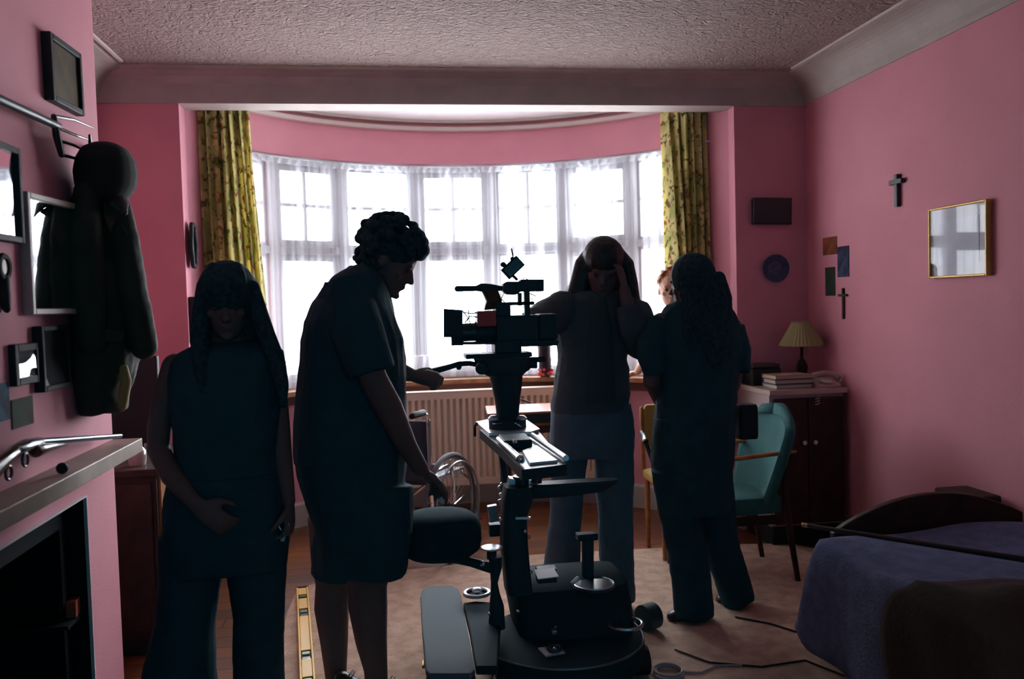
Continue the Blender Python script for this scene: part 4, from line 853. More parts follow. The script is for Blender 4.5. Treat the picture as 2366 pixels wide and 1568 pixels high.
hand(bm_, P(670, 1160, Y-.05), P(668, 1225, Y-.06)-P(670, 1160, Y-.05), (-1, .2, 0), .95, .9, thumb=-1)
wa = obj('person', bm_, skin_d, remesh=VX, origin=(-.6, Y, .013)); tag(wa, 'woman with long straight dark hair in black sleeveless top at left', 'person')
eyes(wa, L, hh)
m = MB(); slr(m, torsoA, Y)
obj('sleeveless_top', m, blackcloth, wa, remesh=VX, disp=.008, dscale=.12)
m = MB(); slr(m, hips, Y, -.004)
tp_(m, [(448, 1240, Y, .112), (440, 1330, Y, .100), (430, 1430, Y, .096), (418, 1530, Y-.01, .112), (412, 1655, Y-.02, .125)], seg=18, round_=False); tp_(m, [(590, 1240, Y, .110), (594, 1330, Y, .094), (598, 1430, Y, .084), (598, 1530, Y, .082), (598, 1650, Y+.02, .090)], seg=18, round_=False)
obj('trousers', m, navycloth, wa, remesh=VX, disp=.012, dscale=.12)
for a, b in ((PZ(414, 1690, .013), PZ(395, 1790, .013)), (PZ(606, 1680, .013), PZ(620, 1780, .013))): obj('shoe', shoe(MB(), a, b, .042, .07), shoem, wa, sub=1)
hm = MB()
Yh = Y-.005
slr(hm, [(611, 512, 530, .02), (618, 492, 560, .055), (632, 473, 577, .082), (655, 462, 592, .10), (690, 457, 602, .108)], Yh+.01)
slr(hm, [(690, 457, 602, .108, 0), (730, 453, 610, .085, .03), (765, 453, 622, .075, .045), (800, 455, 640, .07, .055), (840, 462, 655, .062, .06), (885, 478, 652, .05, .065), (930, 505, 640, .03, .07)], Yh+.01)
for s_, pts in ((0, [(475, 660), (464, 720), (462, 790), (466, 850), (474, 905)]), (1, [(585, 660), (598, 720), (615, 775), (638, 830), (652, 890), (655, 935)])):
    hm.tube([P(a, b, Yh-.05-.012*i) for i, (a, b) in enumerate(pts)], [.02, .028, .03, .028, .022, .012][:len(pts)], 12)
r_, f_, u_ = basis(fd, upv); Rh = Matrix((r_, f_, u_)).transposed()
hm.ell(L(0, -.01, .69), (.091, .108, .090), Rh); hm.ell(L(0, .33, .80), (.062, .032, .042), Rh); hm.ell(L(.16, .30, .72), (.03, .03, .05), Rh); hm.ell(L(-.16, .30, .72), (.03, .03, .05), Rh)
for i in range(14): x = -.24+.48*i/13; hm.tube([L(x*.7, .12-abs(x)*.3, 1.03), L(x, .33-abs(x)*.4, .92), L(x*1.05, .43-abs(x)*.5, .74), L(x*1.08, .43-abs(x)*.5, .60)], [.016, .015, .010, .003], 6)
obj('long_hair', hm, hair_dk, wa, remesh=.005)
obj('hair_ends', wisps(MB(), [(P(612+i*1.2, 735+i*6, Yh-.03), P(628+i*1.5, 765+i*7, Yh-.04), P(642+i*1.7, 792+i*9, Yh-.05)) for i in range(14)] + [(P(600+i*3, 760+i*5, Yh), P(636+i*1.6, 800+i*8, Yh), P(655+i*.7, 830+i*9, Yh)) for i in range(10)], .0016), mat('lighter hair ends', (.10, .06, .03), .5), wa, label='fine lighter hair ends')
kp = thing('key_ring', 'small chrome ring of keys hanging from the left woman hand', 'keys', P(657, 1222, Y-.08))
obj('ring', MB().ringt(P(657, 1215, Y-.085), .017, .002, V((.3, 1, 0)), 20), chrome, kp); obj('key', MB().box(P(656, 1236, Y-.085), (.012, .003, .04), rot=(0, .3, 0)), chrome, kp)
# --- camera operator in the middle ---
Y = 3.72
bm_ = MB(); hc = P(1392, 622, Y-.03); fd = V((-.20, -1, -.42)); upv = V((0, -.38, 1)); hh = .225
L = head(bm_, hc, hh, fd, upv)
tp_(bm_, [(1385, 740, Y+.06, .065), (1390, 690, Y+.05, .055), (1395, 650, Y+.02, .055)])
torsoC = [(672, 1330, 1435, .05), (684, 1298, 1462, .085), (700, 1282, 1480, .105), (730, 1276, 1484, .12), (780, 1283, 1462, .13), (830, 1288, 1450, .135), (870, 1279, 1456, .14), (910, 1273, 1461, .145), (935, 1271, 1457, .145), (950, 1272, 1462, .14)]
slr(bm_, torsoC, Y, .035)
jh = [(930, 1276, 1460, .13), (960, 1270, 1465, .14), (1000, 1268, 1467, .145), (1030, 1268, 1467, .14), (1050, 1269, 1466, .12)]
slr(bm_, jh, Y, .02)
jl = [(1316, 1010, Y, .088), (1312, 1110, Y, .080), (1306, 1200, Y-.02, .072), (1300, 1290, Y-.01, .082), (1296, 1350, Y, .094), (1294, 1372, Y, .096)]
jr = [(1417, 1010, Y, .092), (1420, 1110, Y, .088), (1423, 1200, Y, .080), (1425, 1290, Y, .078), (1426, 1360, Y, .083), (1426, 1385, Y, .084)]
tp_(bm_, jl[:4]+[(1300, 1385, Y, .04)], .03); tp_(bm_, jr[:4]+[(1430, 1395, Y, .04)], .03)
tp_(bm_, [(1302, 705, Y, .055), (1262, 725, Y-.10, .05), (1230, 745, Y-.20, .045), (1205, 752, Y-.28, .036), (1188, 748, Y-.32, .027)])
hand(bm_, P(1186, 747, Y-.325), V((-.9, -.25, -.05)), (.1, 1, -.4), .95, .7, thumb=-1)
tp_(bm_, [(1465, 710, Y, .05), (1483, 760, Y-.06, .048), (1476, 792, Y-.12, .046), (1458, 740, Y-.17, .036), (1447, 690, Y-.17, .028), (1443, 668, Y-.165, .025)])
hand(bm_, P(1443, 664, Y-.162), P(1432, 618, Y-.12)-P(1443, 664, Y-.162), (-.85, .5, 0), .95, .5, thumb=-1)
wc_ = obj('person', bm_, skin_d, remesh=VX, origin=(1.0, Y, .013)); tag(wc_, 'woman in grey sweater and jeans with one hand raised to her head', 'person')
eyes(wc_, L, hh)
greyk = cloth('grey knit sweater', (.065, .095, .115)); m = MB(); slr(m, torsoC, Y)
tp_(m, [(1306, 712, Y, .085), (1268, 735, Y-.10, .085), (1232, 752, Y-.20, .075), (1226, 762, Y-.27, .055)], seg=18, round_=False)
tp_(m, [(1462, 715, Y, .075), (1484, 765, Y-.06, .080), (1478, 790, Y-.11, .076), (1462, 750, Y-.17, .062), (1450, 705, Y-.175, .048)], seg=18, round_=False)
obj('sweater', m, greyk, wc_, remesh=VX, disp=.018, dscale=.10)
m = MB(); slr(m, [(690, 1368, 1400, .03, -.10), (760, 1362, 1415, .03, -.125), (850, 1358, 1420, .03, -.14), (925, 1350, 1425, .03, -.14)], Y)
obj('top_underneath', m, mat('dark top', (.045, .065, .075), .95, spec=.1), wc_, remesh=VX, label='dark top showing down the front')
jean = cloth('blue grey denim', (.085, .14, .19)); m = MB(); slr(m, jh, Y, -.003); tp_(m, jl, seg=18, round_=False); tp_(m, jr, seg=18, round_=False); obj('jeans', m, jean, wc_, remesh=VX, disp=.012, dscale=.1)
for a, b in ((P(1300, 1385, Y), P(1285, 1420, Y-.2)), (P(1432, 1385, Y), P(1450, 1420, Y-.2))):
    a.z = b.z = .013; obj('shoe', shoe(MB(), a, b, .042, .07), shoem, wc_, sub=1)
hm = MB(); r_, f_, u_ = basis(fd, upv); Rh = Matrix((r_, f_, u_)).transposed()
hm.ell(L(0, .01, .80), (.092, .102, .085), Rh); hm.ell(L(0, -.06, .66), (.09, .104, .09), Rh)
brownh = mat('long brown hair', (.020, .034, .034), .5, noise=.5, nscale=50, spec=.4)
for pts, rr in (([(1372, 572), (1345, 610), (1334, 655), (1322, 690), (1310, 705)], [.03, .036, .036, .032, .02]), ([(1420, 575), (1448, 610), (1456, 655), (1464, 700), (1466, 735)], [.03, .034, .036, .032, .018]), ([(1360, 600), (1346, 650), (1340, 700), (1345, 745)], [.03, .032, .03, .016])):
    hm.tube([P(a, b, Y-.02+.01*i) for i, (a, b) in enumerate(pts)], rr, 12)
slr(hm, [(600, 1345, 1450, .06, .05), (650, 1335, 1458, .05, .06), (700, 1325, 1465, .04, .07), (740, 1345, 1460, .03, .09)], Y)
obj('long_hair', hm, brownh, wc_, remesh=.005)
rnd = random.Random(8)
lst = [(P(1345-rnd.random()*8, 600+rnd.random()*50, Y), P(1328-rnd.random()*10, 650+rnd.random()*20, Y+.01), P(1300+rnd.random()*22, 682+rnd.random()*14, Y+.01)) for i in range(60)]
lst += [(P(1448+rnd.random()*6, 600+rnd.random()*40, Y), P(1464+rnd.random()*6, 640+rnd.random()*20, Y), P(1468+rnd.random()*12, 680+rnd.random()*20, Y)) for i in range(40)]
obj('loose_strands', wisps(MB(), lst, .0014), mat('sunlit strands', (.30, .16, .07), .5), wc_, label='loose lighter strands')
# --- woman with her back turned, right ---
Y = 3.52
bm_ = MB(); hc = P(1600, 655, Y); fd = V((-.75, .65, -.1)); hh = .222
L = head(bm_, hc, hh, fd)
tp_(bm_, [(1612, 740, Y, .065), (1602, 705, Y, .055), (1600, 680, Y, .055)])
torsoD = [(695, 1556, 1668, .05), (706, 1536, 1690, .085), (725, 1522, 1703, .11), (752, 1508, 1712, .125), (785, 1500, 1716, .135), (830, 1506, 1716, .14), (870, 1508, 1710, .14), (910, 1511, 1703, .14), (950, 1510, 1702, .14), (985, 1508, 1703, .14)]
slr(bm_, torsoD, Y, .03)
hipD = [(960, 1508, 1702, .14), (1010, 1504, 1700, .15), (1060, 1503, 1696, .15), (1110, 1508, 1690, .15), (1150, 1514, 1686, .14), (1180, 1518, 1688, .12)]
slr(bm_, hipD, Y, .02)
dl = [(1560, 1080, Y-.02, .105), (1572, 1180, Y-.02, .095), (1586, 1260, Y-.01, .088), (1598, 1340, Y, .086), (1602, 1405, Y, .088), (1602, 1418, Y, .088)]
dr = [(1638, 1080, Y+.03, .100), (1650, 1170, Y+.05, .094), (1664, 1250, Y+.08, .080), (1684, 1320, Y+.10, .080), (1702, 1370, Y+.12, .080), (1706, 1386, Y+.12, .078)]
tp_(bm_, dl, .03); tp_(bm_, dr, .03)
tp_(bm_, [(1530, 745, Y, .05), (1508, 800, Y-.02, .046), (1506, 880, Y-.04, .038), (1524, 925, Y+.14, .03)])
hand(bm_, P(1526, 928, Y+.16), V((.5, .6, -.3)), (1, .3, 0), .95, .6, thumb=1)
tp_(bm_, [(1688, 755, Y, .05), (1700, 830, Y, .045), (1692, 890, Y+.06, .036), (1660, 920, Y+.18, .028)])
hand(bm_, P(1656, 922, Y+.20), V((-.7, .5, -.2)), (-.3, -.3, -1), .95, .6, thumb=-1)
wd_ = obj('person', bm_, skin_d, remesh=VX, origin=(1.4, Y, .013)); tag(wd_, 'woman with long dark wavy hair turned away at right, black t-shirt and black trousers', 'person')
m = MB(); slr(m, torsoD, Y)
tp_(m, [(1534, 752, Y, .075), (1508, 792, Y-.02, .075), (1508, 822, Y-.03, .068), (1518, 865, Y-.04, .055)], seg=18, round_=False); tp_(m, [(1680, 760, Y, .078), (1695, 810, Y, .078), (1696, 860, Y-.02, .068)], seg=18, round_=False)
obj('t_shirt', m, blackcloth, wd_, remesh=VX, disp=.016, dscale=.1)
m = MB(); slr(m, hipD, Y, -.003); tp_(m, dl, seg=18, round_=False); tp_(m, dr, seg=18, round_=False); obj('trousers', m, navycloth, wd_, remesh=VX, disp=.014, dscale=.11)
for a, b in ((P(1612, 1412, Y+.0), P(1540, 1412, Y+.02)), (P(1712, 1385, Y+.12), P(1655, 1380, Y+.2))):
    a.z = b.z = .013; obj('shoe', shoe(MB(), a, b, .042, .07), shoem, wd_, sub=1)
hm = MB(); hm.ell(L(0, -.03, .64), (.097, .112, .104))
slr(hm, [(640, 1568, 1662, .09), (665, 1566, 1670, .095), (690, 1568, 1680, .09, -.01), (712, 1585, 1689, .07, -.05), (735, 1600, 1691, .05, -.085), (775, 1612, 1690, .04, -.12), (820, 1622, 1682, .03, -.13), (850, 1640, 1672, .02, -.13)], Y)
rnd = random.Random(5)
for i in range(46):
    x = 1580+rnd.random()*100; y0 = 640+rnd.random()*60; hm.tube([P(x-8+1*rnd.random(), y0, Y-.08), P(min(x+6+rnd.random()*8, 1686), y0+45, Y-.105), P(min(x+2, 1686), y0+90, Y-.125), P(min(x+12, 1688), y0+130, Y-.13)], [.008, .009, .009, .004], 6)
hm.tube([P(1660, 640, Y-.02), P(1674, 690, Y-.03), P(1682, 735, Y-.05)], [.03, .034, .02], 10)
obj('long_hair', hm, hair_dk, wd_, remesh=.005)
ep = obj('earring', MB().tube([P(1558, 668, Y-.075), P(1555, 686, Y-.08)], .0035, 8), chrome, wd_, label='bright strip by her ear')
wb = thing('waist_bag', 'black bag at the right hip of the woman turned away', 'bag', P(1718, 970, Y))
obj('pouch', padded(MB(), P(1722, 972, Y), (.085, .10, .15)), black, wb); obj('buckle', MB().box(P(1706, 934, Y-.055), (.024, .006, .008)), chrome, wb, smooth=False)
# --- red haired person by the sill ---
Y = 4.95
bm_ = MB(); hc = P(1552, 668, Y); fd = V((-.30, -1, -.05)); hh = .228
L = head(bm_, hc, hh, fd)
tp_(bm_, [(1590, 740, Y+.04, .06), (1570, 712, Y+.03, .05), (1560, 690, Y+.02, .05)])
torsoE = [(722, 1562, 1630, .05), (735, 1545, 1655, .08), (760, 1536, 1664, .10), (820, 1536, 1660, .11), (880, 1540, 1656, .11), (930, 1535, 1662, .11), (960, 1533, 1664, .11)]
slr(bm_, torsoE, Y, .015)
tp_(bm_, [(1570, 940, Y, .08), (1575, 1060, Y, .07), (1578, 1180, Y, .05), (1580, 1245, Y, .04)]); tp_(bm_, [(1625, 940, Y, .08), (1625, 1060, Y, .07), (1622, 1180, Y, .05), (1622, 1240, Y, .04)])
tp_(bm_, [(1545, 748, Y, .046), (1530, 790, Y+.05, .042), (1500, 824, Y+.13, .036), (1483, 846, Y+.26, .030), (1474, 858, Y+.33, .024)])
hand(bm_, P(1473, 859, Y+.34), P(1451, 866, Y+.42)-P(1473, 859, Y+.34), (0, 0, -1), .95, .12, thumb=1)
tp_(bm_, [(1652, 750, Y, .045), (1662, 820, Y, .04), (1655, 880, Y-.05, .03), (1640, 910, Y-.08, .024)])
hand(bm_, P(1639, 912, Y-.08), V((-.4, -.1, -.9)), (-1, 0, .2), .95, .5, thumb=-1)
we = obj('person', bm_, skin_l, remesh=VX, origin=(1.8, Y, .0)); tag(we, 'person with short ginger hair leaning one hand on the window sill', 'person')
eyes(we, L, hh)
m = MB(); slr(m, torsoE, Y); tp_(m, [(1552, 752, Y, .055), (1534, 784, Y+.05, .055)]); tp_(m, [(1650, 752, Y, .055), (1660, 800, Y, .052)])
obj('t_shirt', m, cloth('pale cotton', (.35, .32, .36)), we, remesh=VX, disp=.01)
m = MB(); slr(m, [(935, 1536, 1660, .11), (980, 1536, 1662, .12), (1010, 1540, 1660, .11)], Y); tp_(m, [(1570, 980, Y, .09), (1575, 1060, Y, .08), (1578, 1235, Y, .07)]); tp_(m, [(1625, 980, Y, .09), (1625, 1060, Y, .08), (1622, 1230, Y, .07)])
obj('trousers', m, navycloth, we, remesh=VX)
for px in (1580, 1622):
    a = P(px, 1240, Y); a.z = .001; obj('shoe', shoe(MB(), a, a+V((-.05, -.22, 0)), .042, .07), shoem, we, sub=1)
hm = MB(); r_, f_, u_ = basis(fd); Rh = Matrix((r_, f_, u_)).transposed(); hm.ell(L(0, -.07, .70), (.086, .10, .082), Rh)
rnd = random.Random(9)
for i in range(90):
    th = rnd.random()*6.28; ph = math.acos(rnd.uniform(-.1, 1)); d = V((math.sin(ph)*math.cos(th), math.sin(ph)*math.sin(th), math.cos(ph)))
    if d.y > .65 and d.z < .35: continue
    hm.ell(L(d.x*.36, -.06+d.y*.43, .70+d.z*.36), [rnd.uniform(.010, .016)]*3, n=5, m=7)
obj('short_hair', hm, mat('ginger hair', (.42, .12, .03), .5, noise=.4, nscale=60), we, remesh=.0045)
# film gear black
black = mat('gear black', (.014, .050, .064), .6, spec=.25); blackg = mat('gear gloss black', (.014, .046, .058), .35, spec=.45)
# ---------------- film camera, fluid head, dolly ----------------
YC = 3.24
def pb(x0, y0, x1, y1, t=.12, dy=0, ang=0): return MB().pbox(x0, y0, x1, y1, YC+dy, t, ang)
fc = thing('film_camera', 'black film camera with matte box and red panel on the dolly head', 'camera', P(1190, 812, YC+.06))
obj('body_riser', pb(1146, 698, 1180, 730, .11), black, fc, bevel=.004, smooth=False)
obj('camera_body', pb(1146, 728, 1246, 788, .13), black, fc, bevel=.006, smooth=False)
obj('rear_body', pb(1244, 724, 1290, 786, .12, .005), black, fc, bevel=.01, smooth=False)
obj('side_panel', pb(1103, 718, 1147, 754, .10, -.005), mat('dark red panel', (.42, .05, .05), .5), fc, bevel=.003, smooth=False, label='dark red side panel')
obj('lens_mount', MB().cyl(P(1150, 765, YC+.06), P(1098, 768, YC+.06), .042), black, fc)
obj('lens', MB().cyl(P(1104, 766, YC+.06), P(1068, 768, YC+.06), .036), blackg, fc)
mb = obj('matte_box', MB().rings([[P(1069, 716, YC-.01), P(1069, 779, YC-.01), P(1069, 779, YC+.14), P(1069, 716, YC+.14)], [P(1025, 713, YC-.03), P(1025, 779, YC-.03), P(1025, 779, YC+.16), P(1025, 713, YC+.16)]]), black, fc, bevel=.003, smooth=False)
obj('matte_box_foot', pb(1044, 778, 1070, 798, .05, .04), black, mb, smooth=False)
for k, dy_ in enumerate((.02, .10)): obj('support_rod', MB().cyl(P(1052, 793, YC+dy_), P(1163, 791, YC+dy_), .006), black, fc)
obj('base_plate', pb(1143, 786, 1206, 815, .12), black, fc, bevel=.004, smooth=False)
obj('under_shelf', MB().prism([P(1200, 786, YC), P(1292, 786, YC), P(1288, 798, YC), P(1203, 801, YC)], (0, .12, 0)), black, fc, smooth=False)
# cage and top handle
obj('cage_post', pb(1197, 676, 1206, 706, .02, .02), black, fc, smooth=False); obj('cage_post', pb(1212, 672, 1225, 728, .03, .02), black, fc, smooth=False)
obj('cage_bar', pb(1150, 697, 1236, 705, .06, .02), black, fc, smooth=False); obj('cage_post', pb(1162, 700, 1180, 732, .05, .02), black, fc, smooth=False)
obj('top_handle', MB().tube([P(1056, 667, YC+.05), P(1100, 666, YC+.05), P(1112, 664, YC+.05), P(1135, 665, YC+.05), P(1165, 666, YC+.05)], [.0115, .0105, .017, .016, .007], 12), black, fc)
obj('handle_bracket', MB().prism([P(1112, 668, YC+.03), P(1150, 668, YC+.03), P(1160, 694, YC+.03), P(1158, 712, YC+.03), P(1120, 716, YC+.03), P(1126, 695, YC+.03)], (0, .04, 0)), mat('brown webbing', (.07, .04, .025), .8), fc, bevel=.003, smooth=False, label='brown webbing strap')
obj('rear_block', MB().prism([P(1163, 656, YC+.02), P(1172, 650, YC+.02), P(1206, 650, YC+.02), P(1206, 672, YC+.02), P(1192, 681, YC+.02), P(1172, 680, YC+.02), P(1162, 672, YC+.02)], (0, .06, 0)), black, fc, bevel=.003, smooth=False)
obj('transmitter', pb(1202, 645, 1258, 673, .06, .02, .02), black, fc, bevel=.004, smooth=False)
tc_ = P(1187, 617, YC)
mn = obj('monitor', MB().box(tc_+V((0, .03, 0)), (.050, .03, .083), rot=(0, .84, 0)), black, fc, bevel=.003, smooth=False)
obj('screen', MB().box(tc_+V((0, .012, 0)), (.038, .004, .070), rot=(0, .84, 0)), mat('dim screen', (.05, .07, .075), .15), mn, smooth=False)
obj('monitor_arm', MB().tube([P(1194, 645, YC+.03), P(1180, 632, YC+.03), P(1166, 612, YC+.03)], [.006, .006, .008], 8), black, fc)
obj('antenna', MB().tube([P(1187, 600, YC+.03), P(1182, 575, YC+.03)], .003, 6), mat('red antenna', (.2, .02, .02), .5), fc)
obj('monitor_knob', MB().ell(P(1163, 611, YC+.02), (.011, .011, .011)), black, fc); obj('monitor_knob', MB().ell(P(1184, 598, YC+.02), (.009, .009, .009)), black, fc)
for pts in ([(1069, 718), (1082, 735), (1078, 750), (1098, 755)], [(1070, 722), (1090, 724), (1103, 722)], [(1074, 745), (1086, 730), (1104, 733)], [(1225, 678), (1238, 684), (1236, 695), (1228, 690)], [(1165, 676), (1158, 690), (1168, 700)], [(1100, 748), (1090, 762), (1104, 758)], [(1082, 716), (1084, 740), (1090, 755)], [(1208, 650), (1210, 641), (1216, 644), (1224, 648)]):
    obj('wire', MB().tube([P(a, b, YC+.01) for a, b in pts], .0022, 6), black, fc)
obj('side_knob', MB().ell(P(1229, 700, YC+.02), (.008, .008, .008)), black, fc)
# head
fh = thing('fluid_head', 'black fluid head with a long pan handle under the film camera', 'tripod head', P(1172, 985, YC+.06))
hm_ = YC+.07
obj('camera_plate', pb(1075, 816, 1231, 827, .12, .01), black, fh, bevel=.003, smooth=False)
obj('tilt_body', MB().sl([(826, 1093, 1225, hm_, .07), (843, 1100, 1222, hm_, .075), (856, 1104, 1218, hm_, .075), (864, 1120, 1209, hm_, .07), (868, 1128, 1206, hm_, .06)], e=4), black, fh)
obj('pedestal', MB().sl([(862, 1129, 1208, hm_, .065), (885, 1134, 1207, hm_, .062), (920, 1142, 1202, hm_, .052), (960, 1147, 1199, hm_, .045), (985, 1147, 1199, hm_, .045)], e=2.3), black, fh)
obj('brake_knob', MB().cyl(P(1218, 838, hm_), P(1240, 838, hm_), .022), black, fh); obj('brake_knob', MB().cyl(P(1112, 848, hm_-.07), P(1112, 852, hm_-.10), .022), black, fh)
obj('drag_lever', MB().tube([P(1222, 831, hm_), P(1258, 830, hm_)], .011, 10), blackg, fh)
obj('side_lobe', MB().ell(P(1210, 846, hm_), (.028, .05, .022)), black, fh); obj('side_lobe', MB().ell(P(1114, 850, hm_), (.028, .05, .026)), black, fh)
obj('pan_handle', MB().tube([P(1108, 843, hm_), P(1085, 839, hm_-.01), P(1062, 840, hm_-.02), P(1030, 850, hm_-.03), P(975, 865, hm_-.06), P(945, 872, hm_-.08)], [.010, .010, .0105, .011, .014, .014], 12), black, fh)
obj('handle_clamp', MB().ell(P(1060, 845, hm_-.02), (.012, .012, .016)), black, fh)
# dolly
dl_ = thing('camera_dolly', 'black camera dolly with round base, post, slider rails and steel knobs', 'dolly', (.5, 3.2, .013))
YD = YC+.07
bc = P(1173, 978, YD)
obj('bowl', MB().lathe(P(1173, 998, YD), [(.001, 0), (.072, 0), (.075, .01), (.075, .052), (.06, .056), (.001, .056)], 28), black, dl_)
for px in (1140, 1205):
    obj('bowl_cap', MB().lathe(P(px, 969, YD-.03), [(.001, 0), (.022, .0), (.022, .006), (.012, .016), (.001, .018)], 18), alu, dl_, label='bright metal cap')
obj('bowl_latch', MB().tube([P(1140, 978, YD-.08), P(1158, 977, YD-.08)], .0035, 6), chrome, dl_); obj('bowl_latch', MB().tube([P(1190, 977, YD-.08), P(1204, 985, YD-.08)], .0035, 6), chrome, dl_)
zs = .93
def Z(px, py, z=zs): return PZ(px, py, z)
obj('slider_head_plate', MB().prism([Z(1100, 974), Z(1128, 968), Z(1218, 970), Z(1247, 990), Z(1228, 996), Z(1130, 1000)], (0, 0, -.012)), alu, dl_, smooth=False, label='bright metal head plate')
obj('slider_body', MB().prism([q+V((0, 0, -.014)) for q in (Z(1108, 984), Z(1246, 990), Z(1309, 1062), Z(1205, 1074), Z(1160, 1028))], (0, 0, -.035)), blackg, dl_, smooth=False)
for (a, b) in (((1152, 1014), (1206, 1064)), ((1230, 1005), (1308, 1058))):
    obj('rail', MB().tube([Z(a[0], a[1]), Z(b[0], b[1])], .010, 10, round_=False), alu, dl_, label='bright metal rail')
obj('slider_plate', MB().prism([Z(1207, 1040, zs-.006), Z(1240, 1028, zs-.006), Z(1288, 1062, zs-.006), Z(1224, 1068, zs-.006)], (0, 0, -.008)), mat('white metal plate', (.75, .77, .82), .3), dl_, smooth=False, label='white plate between the rails')
obj('carriage', MB().box(Z(1190, 1018, zs-.0)+V((0, .0, .0)), (.10, .16, .03)), black, dl_, bevel=.005, smooth=False)
obj('carriage_knob', MB().ell(Z(1190, 1020, zs+.022), (.008, .008, .008)), chrome, dl_); obj('rail_end', MB().ell(Z(1202, 1060, zs+.004), (.014, .014, .014)), chrome, dl_)
obj('hook', MB().tube([Z(1102, 978), P(1097, 985, 3.5), P(1097, 1006, 3.5)], .006, 6), black, dl_)
YP = 3.12
obj('thin_post', MB().tube([P(1160, 1050, YP+.1), P(1167, 1110, YP+.1), P(1170, 1175, YP+.1)], [.014, .011, .013], 10), black, dl_)
for (x, y) in ((1160, 1118), (1155, 1125), (1158, 1142), (1145, 1020)): obj('bolt', MB().ell(P(x, y, YP+.06), (.009, .009, .007)), chrome, dl_)
obj('cable_clip', MB().box(P(1159, 1162, YP+.03), (.016, .01, .034), rot=(0, -.35, 0)), mat('white tag', (.6, .6, .62), .5), dl_, smooth=False, label='white tag')
obj('ring_knob', MB().lathe(P(1207, 1140, YP), [(.001, 0), (.034, .0), (.034, .03), (.026, .035), (.026, .058), (.035, .060), (.035, .068), (.022, .069), (.022, .05), (.001, .05)], 24), blackg, dl_); obj('ring_rim', MB().ringt(P(1208, 1102, YP), .031, .004), alu, dl_, label='bright rim')
obj('silver_block', MB().box(P(1182, 1118, YP+.03), (.03, .05, .05), rot=(0, .2, 0)), alu, dl_, smooth=False); obj('silver_block', MB().box(P(1230, 1114, YP+.03), (.03, .05, .03)), alu, dl_, smooth=False)
obj('cross_arm', MB().sl([(1112, 1180, 1432, YP+.02, .035), (1118, 1170, 1432, YP+.02, .045), (1138, 1166, 1400, YP+.02, .045), (1146, 1166, 1330, YP+.02, .035)], e=5), black, dl_)
obj('slider_stem', MB().cyl(P(1240, 1115, YP), P(1240, 1075, YP), .02), blackg, dl_)
obj('column', MB().sl([(1120, 1164, 1232, YP, .06), (1150, 1158, 1230, YP, .07), (1190, 1158, 1215, YP, .07), (1250, 1156, 1218, YP, .07), (1300, 1160, 1222, YP, .07), (1360, 1166, 1228, YP, .08)], e=4), black, dl_)
obj('silver_clamp', MB().box(P(1208, 1196, YP-.085), (.055, .012, .008), rot=(0, .05, 0)), alu, dl_, smooth=False)
for (x, y) in ((1157, 1199), (1213, 1227), (1222, 1240), (1226, 1321), (1197, 1412), (1131, 1418)): obj('bolt', MB().ell(P(x, y, YP-.085), (.007, .007, .007)), chrome, dl_)
obj('front_bracket', MB().box(P(1139, 1185, YP+.08), (.035, .03, .062), rot=(0, -.12, 0)), mat('dull grey bracket', (.25, .26, .28), .5, metal=.6), dl_, smooth=False, label='dull grey bracket')
obj('front_box', MB().pbox(1131, 1212, 1158, 1240, YP+.06, .05), black, dl_, bevel=.003, smooth=False)
# base
baseb = mat('matt black base', (.012, .040, .05), .8, spec=.12)
zb_ = .15; bcn = PZ(1300, 1466, zb_); bcn.z = .05
obj('base_disc', MB().lathe(bcn, [(.001, 0), (.29, 0), (.31, .02), (.31, .085), (.302, .10), (.20, .112), (.001, .112)], 56), baseb, dl_)
obj('base_rim', MB().ringt(bcn+V((0, 0, .098)), .306, .004, None, 72), mat('painted rim highlight', (.16, .19, .2), .4, metal=.6), dl_, label='rim highlight put in as a paler ring')  # highlight along the disc rim, put in as a paler metal ring
obj('chassis', MB().sl([(1318, 1172, 1432, 3.28, .10), (1332, 1166, 1444, 3.28, .16), (1380, 1170, 1450, 3.28, .20), (1430, 1180, 1455, 3.26, .21), (1455, 1186, 1456, 3.25, .21)], e=5), baseb, dl_)
obj('white_card', MB().prism([PZ(1233, 1317, .46), PZ(1280, 1313, .46), PZ(1291, 1333, .46), PZ(1243, 1339, .46)], (0, 0, .003)), mat('white card', (.55, .55, .58), .7), dl_, smooth=False, label='white card')
obj('card_stand', MB().box(PZ(1262, 1326, .43), (.07, .05, .05)), black, dl_, smooth=False)
for k, (x, y) in enumerate(((1340, 1240), )):
    obj('rear_post', MB().cyl(P(1358, 1350, 3.2), P(1358, 1232, 3.2), .024), black, dl_); obj('rear_post_head', MB().pbox(1334, 1234, 1384, 1250, 3.17, .05), black, dl_, bevel=.004, smooth=False)
obj('hand_wheel', MB().lathe(P(1372, 1356, 3.12), [(.001, 0), (.078, 0), (.082, .006), (.078, .014), (.02, .018), (.001, .018)], 32), blackg, dl_); obj('wheel_rim', MB().ringt(P(1372, 1347, 3.12), .076, .0035), steel, dl_, label='bright wheel rim')
obj('steel_lever', MB().tube([P(1323, 1346, 3.08), P(1334, 1336, 3.08)], .009, 8), alu, dl_)
